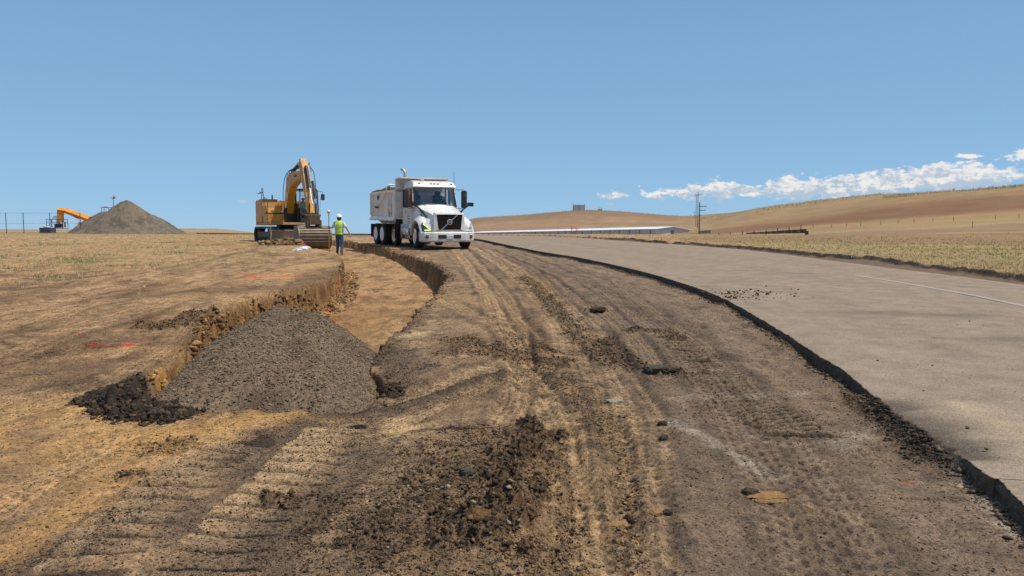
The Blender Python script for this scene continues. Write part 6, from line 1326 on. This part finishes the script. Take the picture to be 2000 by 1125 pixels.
# ------------------------------------------------------------------ far left: lift, lamp mast, skip, fence
def at(u, v, D): return ((u-1000)/F*D, D, 1.6+(HOR-v)*D/F)
def at_z(u, D): return ((u-1000)/F*D, D)
def lift():
    D = 92.; k = D/F; x, y = at_z(168, D); z = gz(x, y)
    L = empty('boom_lift', (x, y, z), 0, 'orange boom lift with a black basket, behind the left side of the gravel pile', 'boom lift')
    def q(u, v): return ((u-168)*k, 0, (1.6+(HOR-v)*k)-z)
    a, b, c, d = q(122, 411), q(134, 412), q(150, 418), q(178, 428)
    MB().box(((a[0]+q(122, 433)[0])/2, 0, (a[2]+q(122, 433)[2])/2), (.62, .5, 1.55), (0, .05, 0)).build('jib', ORG, L, bevel=.04)
    m = MB(); m.tube([q(119, 410), b], .33, 4); m.tube([b, c], .36, 4); m.build('boom_head', ORG, L)
    MB().tube([c, d], [.33, .42], 4).build('boom', ORG, L); MB().tube([q(140, 411), q(160, 417)], .06, 6).build('boom_hose', TSH, L); MB().tube([q(148, 423), q(158, 427)], .07, 6).build('boom_cylinder', DK, L)
    MB().tube([q(118, 434), q(124, 446)], .12, 6).tube([q(130, 434), q(130, 444)], .10, 6).build('lower_jib', ORG, L)
    r = MB()
    x0, x1 = q(99, 0)[0], q(131, 0)[0]; zt, zm, zb = q(0, 428.5)[2], q(0, 434)[2], q(0, 446)[2]
    for yy in (-.5, .5):
        for zz in (zt, zm, zb): r.tube([(x0, yy, zz), (x1, yy, zz)], .035, 5)
        for kk in range(4): xx = x0+(x1-x0)*kk/3; r.tube([(xx, yy, zb), (xx, yy, zt)], .03, 5)
    for xx in (x0, x1): r.tube([(xx, -.5, zt), (xx, .5, zt)], .035, 5)
    for kk in range(5): r.tube([q(106+kk*2.2, 429), q(109+kk*2, 422.5)], .025, 4)
    r.tube([q(109, 422.5), q(118, 422.5)], .025, 4); bs = r.build('work_basket', DK, L); MB().box(((x0+x1)/2, 0, zb), (x1-x0, 1.0, .06)).box((q(117, 0)[0], .1, q(0, 441)[2]), (.8, .5, .5)).build('basket_floor', DK, bs)
    MB().box((1.6, 0, 1.0), (3.6, 2.2, .7)).build('chassis', ORG, L, bevel=.05)
    w = MB()
    for xx in (.3, 2.9):
        for yy in (-1.1, 1.1): w.lathe([(.2, -.18), (.45, -.18), (.48, 0), (.45, .18), (.2, .18)], (xx, yy, .48), n=20)
    build_each(w, 'wheel', RUB, L); MB().box((2.6, 0, 1.7), (1.6, 1.6, .9)).build('turret', ORG, L, bevel=.06)
lift()
def left_bits():
    D = 84.; k = D/F; x, y = at_z(96, D); z = gz(x, y); zb = z
    b = empty('skip', (x, y, zb), 0, 'small dark grey open metal skip standing left of the boom lift basket', 'skip'); w, h = 22*k, 11*k
    m = MB(); m.prism([(-w/2+.08, 0), (w/2-.08, 0), (w/2, h), (w/2-.05, h), (w/2-.13, .06), (-w/2+.13, .06), (-w/2+.05, h), (-w/2, h)], -.5, .5, 'y'); m.box((0, -.52, h/2), (w-.05, .04, h)); m.box((0, .52, h/2), (w-.05, .04, h)); s = m.build('skip_body', DGR, b)
    r = MB()
    for q in range(5): r.box((-w/2+.1+q*(w-.2)/4, -.56, h/2), (.07, .06, h))
    r.build('skip_rib', DGR, s); MB().tube([(-.35, 0, h), (.25, 0, h+.35)], .03, 5).build('pry_bar', DK, b); MB().box((-.05, .1, h+.02), (.7, .5, .18), (0, .2, 0)).build('white_sheet', TSH, b)
    D = 95.; k = D/F; x, y = at_z(226, D); z = gz(x, y); t = empty('light_mast', (x, y, z), 0, 'thin mast with two white lamp heads rising behind the peak of the gravel pile', 'light mast')
    zt = 1.6+(HOR-383)*k-z; MB().tube([(0, 0, 0), (0, 0, zt)], [.06, .03], 8).build('mast', DGR, t); MB().box((-.17, -.05, zt-.27), (.30, .16, .34)).build('lamp_head', HAT, t, bevel=.02); MB().box((.17, -.05, zt-.24), (.24, .16, .28)).build('lamp_head', GRY, t, bevel=.02)
    x, y = at_z(212, 93); z = gz(x, y); t = empty('pipe_rack', (x, y, z), 0, 'low dark pipe frame just showing over the left shoulder of the gravel pile', 'pipe rack'); k = 93/F; zt = 1.6+(HOR-405.5)*k-z
    m = MB()
    for yy in (-.3, .3):
        for xx in (-7*k, 7*k): m.tube([(xx, yy, 0), (xx, yy, zt)], .03, 6)
        m.tube([(-7*k, yy, zt), (7*k, yy, zt)], .04, 6)
    m.build('rack_frame', DK, t); MB().box((0, 0, zt+.08), (10*k, .5, .10)).build('rack_load', HAT, t)
    # wire fence
    k0 = 78.; f = empty('wire_fence', (*at_z(50, k0), gz(*at_z(50, k0))), 0, 'grey wire mesh fence with thin steel posts on the far left horizon', 'fence'); fx, fy, fz = f.location; tops = []
    for u in (-95, -40, 15.5, 49.5, 101, 160):
        x, y = at_z(u, k0); z = gz(x, y); zt = 1.6+(HOR-415.5)*k0/F; MB().tube([(x-fx, y-fy, z-fz-.1), (x-fx, y-fy, zt-fz)], .035, 6).build('post', DGR, f); tops.append((x-fx, y-fy, zt-fz, z-fz))
    w = MB()
    for fr_ in (.02, .52, .97):
        w.tube([(a, b_, c-(c-d)*fr_) for a, b_, c, d in tops], .012, 4)
    w.build('fence_wire', GRY, f)
    w = MB(); n = 60; x0, x1 = tops[0][0], tops[-1][0]; zt, zb_ = tops[2][2]-.05, tops[2][3]+.02
    for q in range(n): 
        xx = x0+(x1-x0)*q/n; w.tube([(xx, 0, zt), (min(x1, xx+.9), 0, zb_)], .002, 3, caps=False); w.tube([(min(x1, xx+.9), 0, zt), (xx, 0, zb_)], .002, 3, caps=False)
    o = w.build('fence_mesh', GRY, f)
left_bits()

# ------------------------------------------------------------------ across the road
def far_right():
    # long low building with a white roof
    N0 = Vector(at(1280, 447.6, 300)); N1 = Vector(at(1345, 449.6, 306)); F0 = Vector(at(918, 455.2, 430)); F1 = F0+(N1-N0)*.95; F1.z = F0.z+.0
    o = Vector((N0.x, N0.y, gz(N0.x, N0.y)))
    B = empty('long_shed', o, 0, 'very long low grey shed with a white metal roof in the valley across the road', 'building')
    a, b, c, d = (p-o for p in (N0, N1, F0, F1)); rn = (a+b)/2; rn.z = a.z+.95; rf = (c+d)/2; rf.z = c.z+.75; down = 4.
    wl = MB(); lo = lambda p: (p.x, p.y, p.z-down)
    wl.add([tuple(a), tuple(b), tuple(c), tuple(d), lo(a), lo(b), lo(c), lo(d), tuple(rn), tuple(rf)], [(0, 2, 6, 4), (1, 5, 7, 3), (0, 4, 5, 1, 8), (2, 3, 7, 6), (0, 8, 9, 2), (1, 3, 9, 8)][:3]+[(2, 9, 3, 7, 6)])
    W_ = wl.build('wall', mat('shed_wall', (.55, .56, .58), .7, var=.06, scale=.5), B)
    r = MB(); ov = (a-b).normalized()*.8; up_ = Vector((0, 0, .22)); e = (a-c).normalized()*.8
    for p, q, s in ((a, c, 1), (b, d, -1)):
        A = p+ov*s+e; C_ = q+ov*s-e; Rn = rn+e; Rf = rf-e; A.z -= .08; C_.z -= .08
        r.add([tuple(A), tuple(C_), tuple(Rf), tuple(Rn), tuple(A+up_), tuple(C_+up_), tuple(Rf+up_), tuple(Rn+up_)], [(0, 1, 2, 3), (4, 7, 6, 5), (0, 4, 5, 1), (2, 6, 7, 3), (0, 3, 7, 4), (1, 5, 6, 2)])
    r.build('roof', mat('white_roof', (.66, .67, .68), .5, var=.04, scale=.3), B)
    g = MB(); dirn = (c-a); n = 24
    for k in range(n): p = a+dirn*((k+.5)/n); g.box((p.x, p.y-.1, p.z-1.0), (.25, .25, 1.8))
    build_each(g, 'wall_post', mat('shed_trim', ap(130, 132, 138), .7), W_)
    p = a.lerp(b, .5); MB().box((p.x-.2, p.y-.25, p.z-1.4), (1.4, .2, 2.2)).build('door', mat('shed_door', ap(120, 122, 126), .6), W_)
    # utility poles
    def pole(label, u, vt, vb, D, arms, wd=.17):
        x, y = at_z(u, D); z = gz(x, y); zt = 1.6+(HOR-vt)*D/F-z; P = empty('utility_pole', (x, y, z), 0, label, 'utility pole', 'utility poles across the road')
        MB().tube([(0, 0, -.5), (0, 0, zt)], [wd, wd*.7], 8).build('pole', mat('pole_wood', ap(92, 80, 74), .9, var=.2), P)
        for zz, w, off in arms:
            m = MB(); m.box((off, -.15, zt-zz), (w, .14, .16)); c = m.build('crossarm', mat('arm_wood', ap(104, 92, 84), .9), P); q = MB()
            for s in (-1, -.5, .5, 1): q.tube([(off+s*w*.45, -.15, zt-zz+.06), (off+s*w*.45, -.15, zt-zz+.32)], .05, 6)
            q.build('insulator', GRY, c)
    pole('nearest, stoutest utility pole standing at the right end of the long shed', 1364.5, 396, 461, 225, [(1.2, 2.4, .9), (2.4, 1.8, .9)], .19)
    pole('tallest utility pole just left of the stout pole, with one crossarm near its tip', 1361.2, 376.5, 440, 390, [(1.2, 3.6, .3)], .2)
    pole('thin utility pole leftmost of the three tall ones', 1357.8, 381, 440, 420, [(.6, 2.6, 0)], .16)
    pole('tiny distant utility pole on the ridge left of the tall ones', 1355, 413, 430, 640, [(.8, 3.0, 0)], .16)
    # grey cabinets near the pole
    for u0, u1, lab in ((1366.5, 1376, 'pale grey utility cabinet next to the stout pole'), (1376.6, 1386, 'darker grey utility cabinet, the right hand one of the pair by the pole')):
        D = 222.; k = D/F; x, y = at_z((u0+u1)/2, D); z = gz(x, y); c = empty('utility_cabinet', (x, y, z), 0, lab, 'cabinet', 'cabinets by the pole'); w = (u1-u0)*k; h = 1.6+(HOR-455)*k-z; h = max(.9, h)
        s = MB().box((0, 0, h/2), (w, 1., h)).build('cabinet_body', DGR if u0 > 1370 else GRY, c, bevel=.03)
        for q in (-.25, .25): MB().box((q*w, -.52, h/2), (w*.45, .03, h*.85)).build('cabinet_door', GRY, s)
        MB().box((0, 0, h+.03), (w+.1, 1.1, .06)).build('cabinet_top', DGR, s)
    # row of tall posts
    px = [(1403, 464, 454.5), (1425, 463.5, 453.5), (1449, 461.5, 451.5), (1471.5, 460.5, 450.2), (1494.6, 458.5, 448.2), (1517, 456.5, 445.2), (1539.7, 454.5, 442.6), (1562.5, 451.5, 440)]
    xy0 = up(1480, 460, 0); f = empty('post_fence', (*xy0, gz(*xy0)), 0, 'row of eight dark steel fence posts climbing the meadow behind the black barrier', 'fence'); prev = None; fl = f.location
    tops = []
    for u, vb, vt in px:
        D = 118+ (u-1403)*.12; x, y = at_z(u, D); z = gz(x, y); zt = 1.6+(HOR-vt)*D/F; MB().tube([(x-fl.x, y-fl.y, z-fl.z-.2), (x-fl.x, y-fl.y, zt-fl.z)], .07, 6).build('post', DK, f); tops.append((x-fl.x, y-fl.y, zt-fl.z-.1, z-fl.z))
    w = MB()
    for fr_ in (.05, .35, .65, .9): w.tube([(a, b, c-(c-d)*fr_) for a, b, c, d in tops], .012, 4)
    w.build('fence_wire', DGR, f)
    # black barrier
    D0 = 104.; pts = []; x, y = at_z(1515, D0); z = gz(x, y); b = empty('black_barrier', (x, y, z), 0, 'long low black slatted barrier lying in the meadow in front of the dark posts', 'barrier')
    A = Vector(at(1456, 464.5, 112)); C = Vector(at(1574, 453.0, 100)); A.z = gz(A.x, A.y)+.05; Cg = gz(C.x, C.y)
    zt = 1.6+(HOR-451.2)*100/F; zb = 1.6+(HOR-458.)*100/F
    print('barrier ground', Cg, zt, zb)
    for k in range(9):
        t0, t1 = k/9, (k+.93)/9; m = MB()
        for hz in (0, 1, 2):
            p = A.lerp(C, t0)-b.location; q = A.lerp(C, t1)-b.location; hh = (zt-zb)*(.3+.7*(t0+t1)/2); base0 = gz(*(A.lerp(C, t0)).xy)-b.location.z; base1 = gz(*(A.lerp(C, t1)).xy)-b.location.z
            zz = .30+hz*hh*.42; th = hh*.20
            m.add([(p.x, p.y-.06, base0+zz-th), (q.x, q.y-.06, base1+zz-th), (q.x, q.y-.06, base1+zz+th), (p.x, p.y-.06, base0+zz+th), (p.x, p.y+.06, base0+zz-th), (q.x, q.y+.06, base1+zz-th), (q.x, q.y+.06, base1+zz+th), (p.x, p.y+.06, base0+zz+th)], [(0, 1, 2, 3), (7, 6, 5, 4), (0, 4, 5, 1), (2, 6, 7, 3), (0, 3, 7, 4), (1, 5, 6, 2)])
        m.build('barrier_panel', BLK, b)
    p = C-b.location; MB().box((p.x, p.y, Cg-b.location.z+.24), (.3, .5, .55)).build('end_block', BLK, b)
    # tank on the middle hill
    D = 738.; k = D/F; x, y = at_z(1130, D); z = gz(x, y); t = empty('hilltop_tank', (x, y, z-.5), 0, 'grey ribbed metal box tank between two posts on top of the middle hill', 'tank'); w = 22*k; h = 1.6+(HOR-400.5)*k-z+.5
    for s in (-1, 1):
        q = MB().box((s*w/4, 0, h/2), (w/2-.2, 5, h)).build('tank_panel', mat('tank_metal', (.52, .56, .62), .5, var=.1, scale=.3), t)
        m = MB()
        for j in range(5): m.box((s*w/4-w*.2+j*w*.1, -2.58, h/2), (.25, .12, h))
        build_each(m, 'tank_rib', GRY, q); MB().tube([(s*w*.52, 0, 0), (s*w*.52, 0, h+1.6)], .2, 6).build('post', DGR, t)
    x, y = at_z(1171, D); z = gz(x, y); t = empty('metal_stand', (x, y, z-.3), 0, 'small low metal stand on the hilltop right of the grey tank', 'stand'); m = MB()
    for s in (-1, 1): m.tube([(s*3.4*k, 0, 0), (s*3.4*k, 0, 2.6)], .16, 5)
    m.tube([(-3.4*k, 0, 2.5), (3.4*k, 0, 2.5)], .16, 5); m.tube([(-3.4*k, 0, 1.3), (3.4*k, 0, 1.3)], .14, 5); m.build('bars', DGR, t); MB().box((0, .3, .9), (6*k, 1., 1.)).build('panel', GRY, t)
    # pink flagged stakes beyond the road
    PK = mat('pink_ribbon', (.75, .12, .14), .7)
    for u, D, lab in ((1115.3, 60, 'tall survey stake with a wide pink ribbon beyond the road, left one'), (1124.5, 61, 'shorter stake with torn pink ribbon beyond the road, right one')):
        x, y = at_z(u, D); z = gz(x, y); s = empty('survey_stake', (x, y, z), 0, lab, 'stake'); vt = 440.5 if u < 1120 else 442.5; h = 1.6+(HOR-vt)*D/F-z
        MB().box((0, 0, h/2), (.035, .035, h)).build('stake', RUST, s); m = MB()
        for j in range(4): zz = h-.06-j*.07; m.tube([(0, 0, zz), (.12, .02, zz-.02-j*.01), (.26-.03*j, 0, zz+.01), (.36-.05*j, .02, zz-.03)], .014, 4)
        m.build('ribbon', PK, s)
    # thin posts on the right-hand slope
    first = None
    for i, (u, vt, vb) in enumerate([(1588, 441, 445), (1624, 440, 444.5), (1653, 436.5, 442), (1681, 435, 441), (1720, 432, 438.5), (1754, 430, 436.5), (1785, 428.5, 435), (1822, 426, 433), (1862, 423.5, 431), (1899, 438, 446), (1944, 421.5, 429), (1990, 419, 427)]):
        x, y = up(u, vb, 0); z = gz(x, y); D = y; h = max(.8, .75*(vb-vt)*D/F)
        if first is None: first = MB().tube([(0, 0, -.3), (0, 0, 1.)], [.022, .02], 6).build('fence_post', RUST); tag(first, 'thin dark fence post standing alone on the grassy slope at right', 'fence post', 'thin posts on the right hand slope'); o_ = first
        else: o_ = first.copy(); COL.objects.link(o_)
        o_.location = (x, y, z); o_.scale = (1+D/150, 1+D/150, h)
far_right()
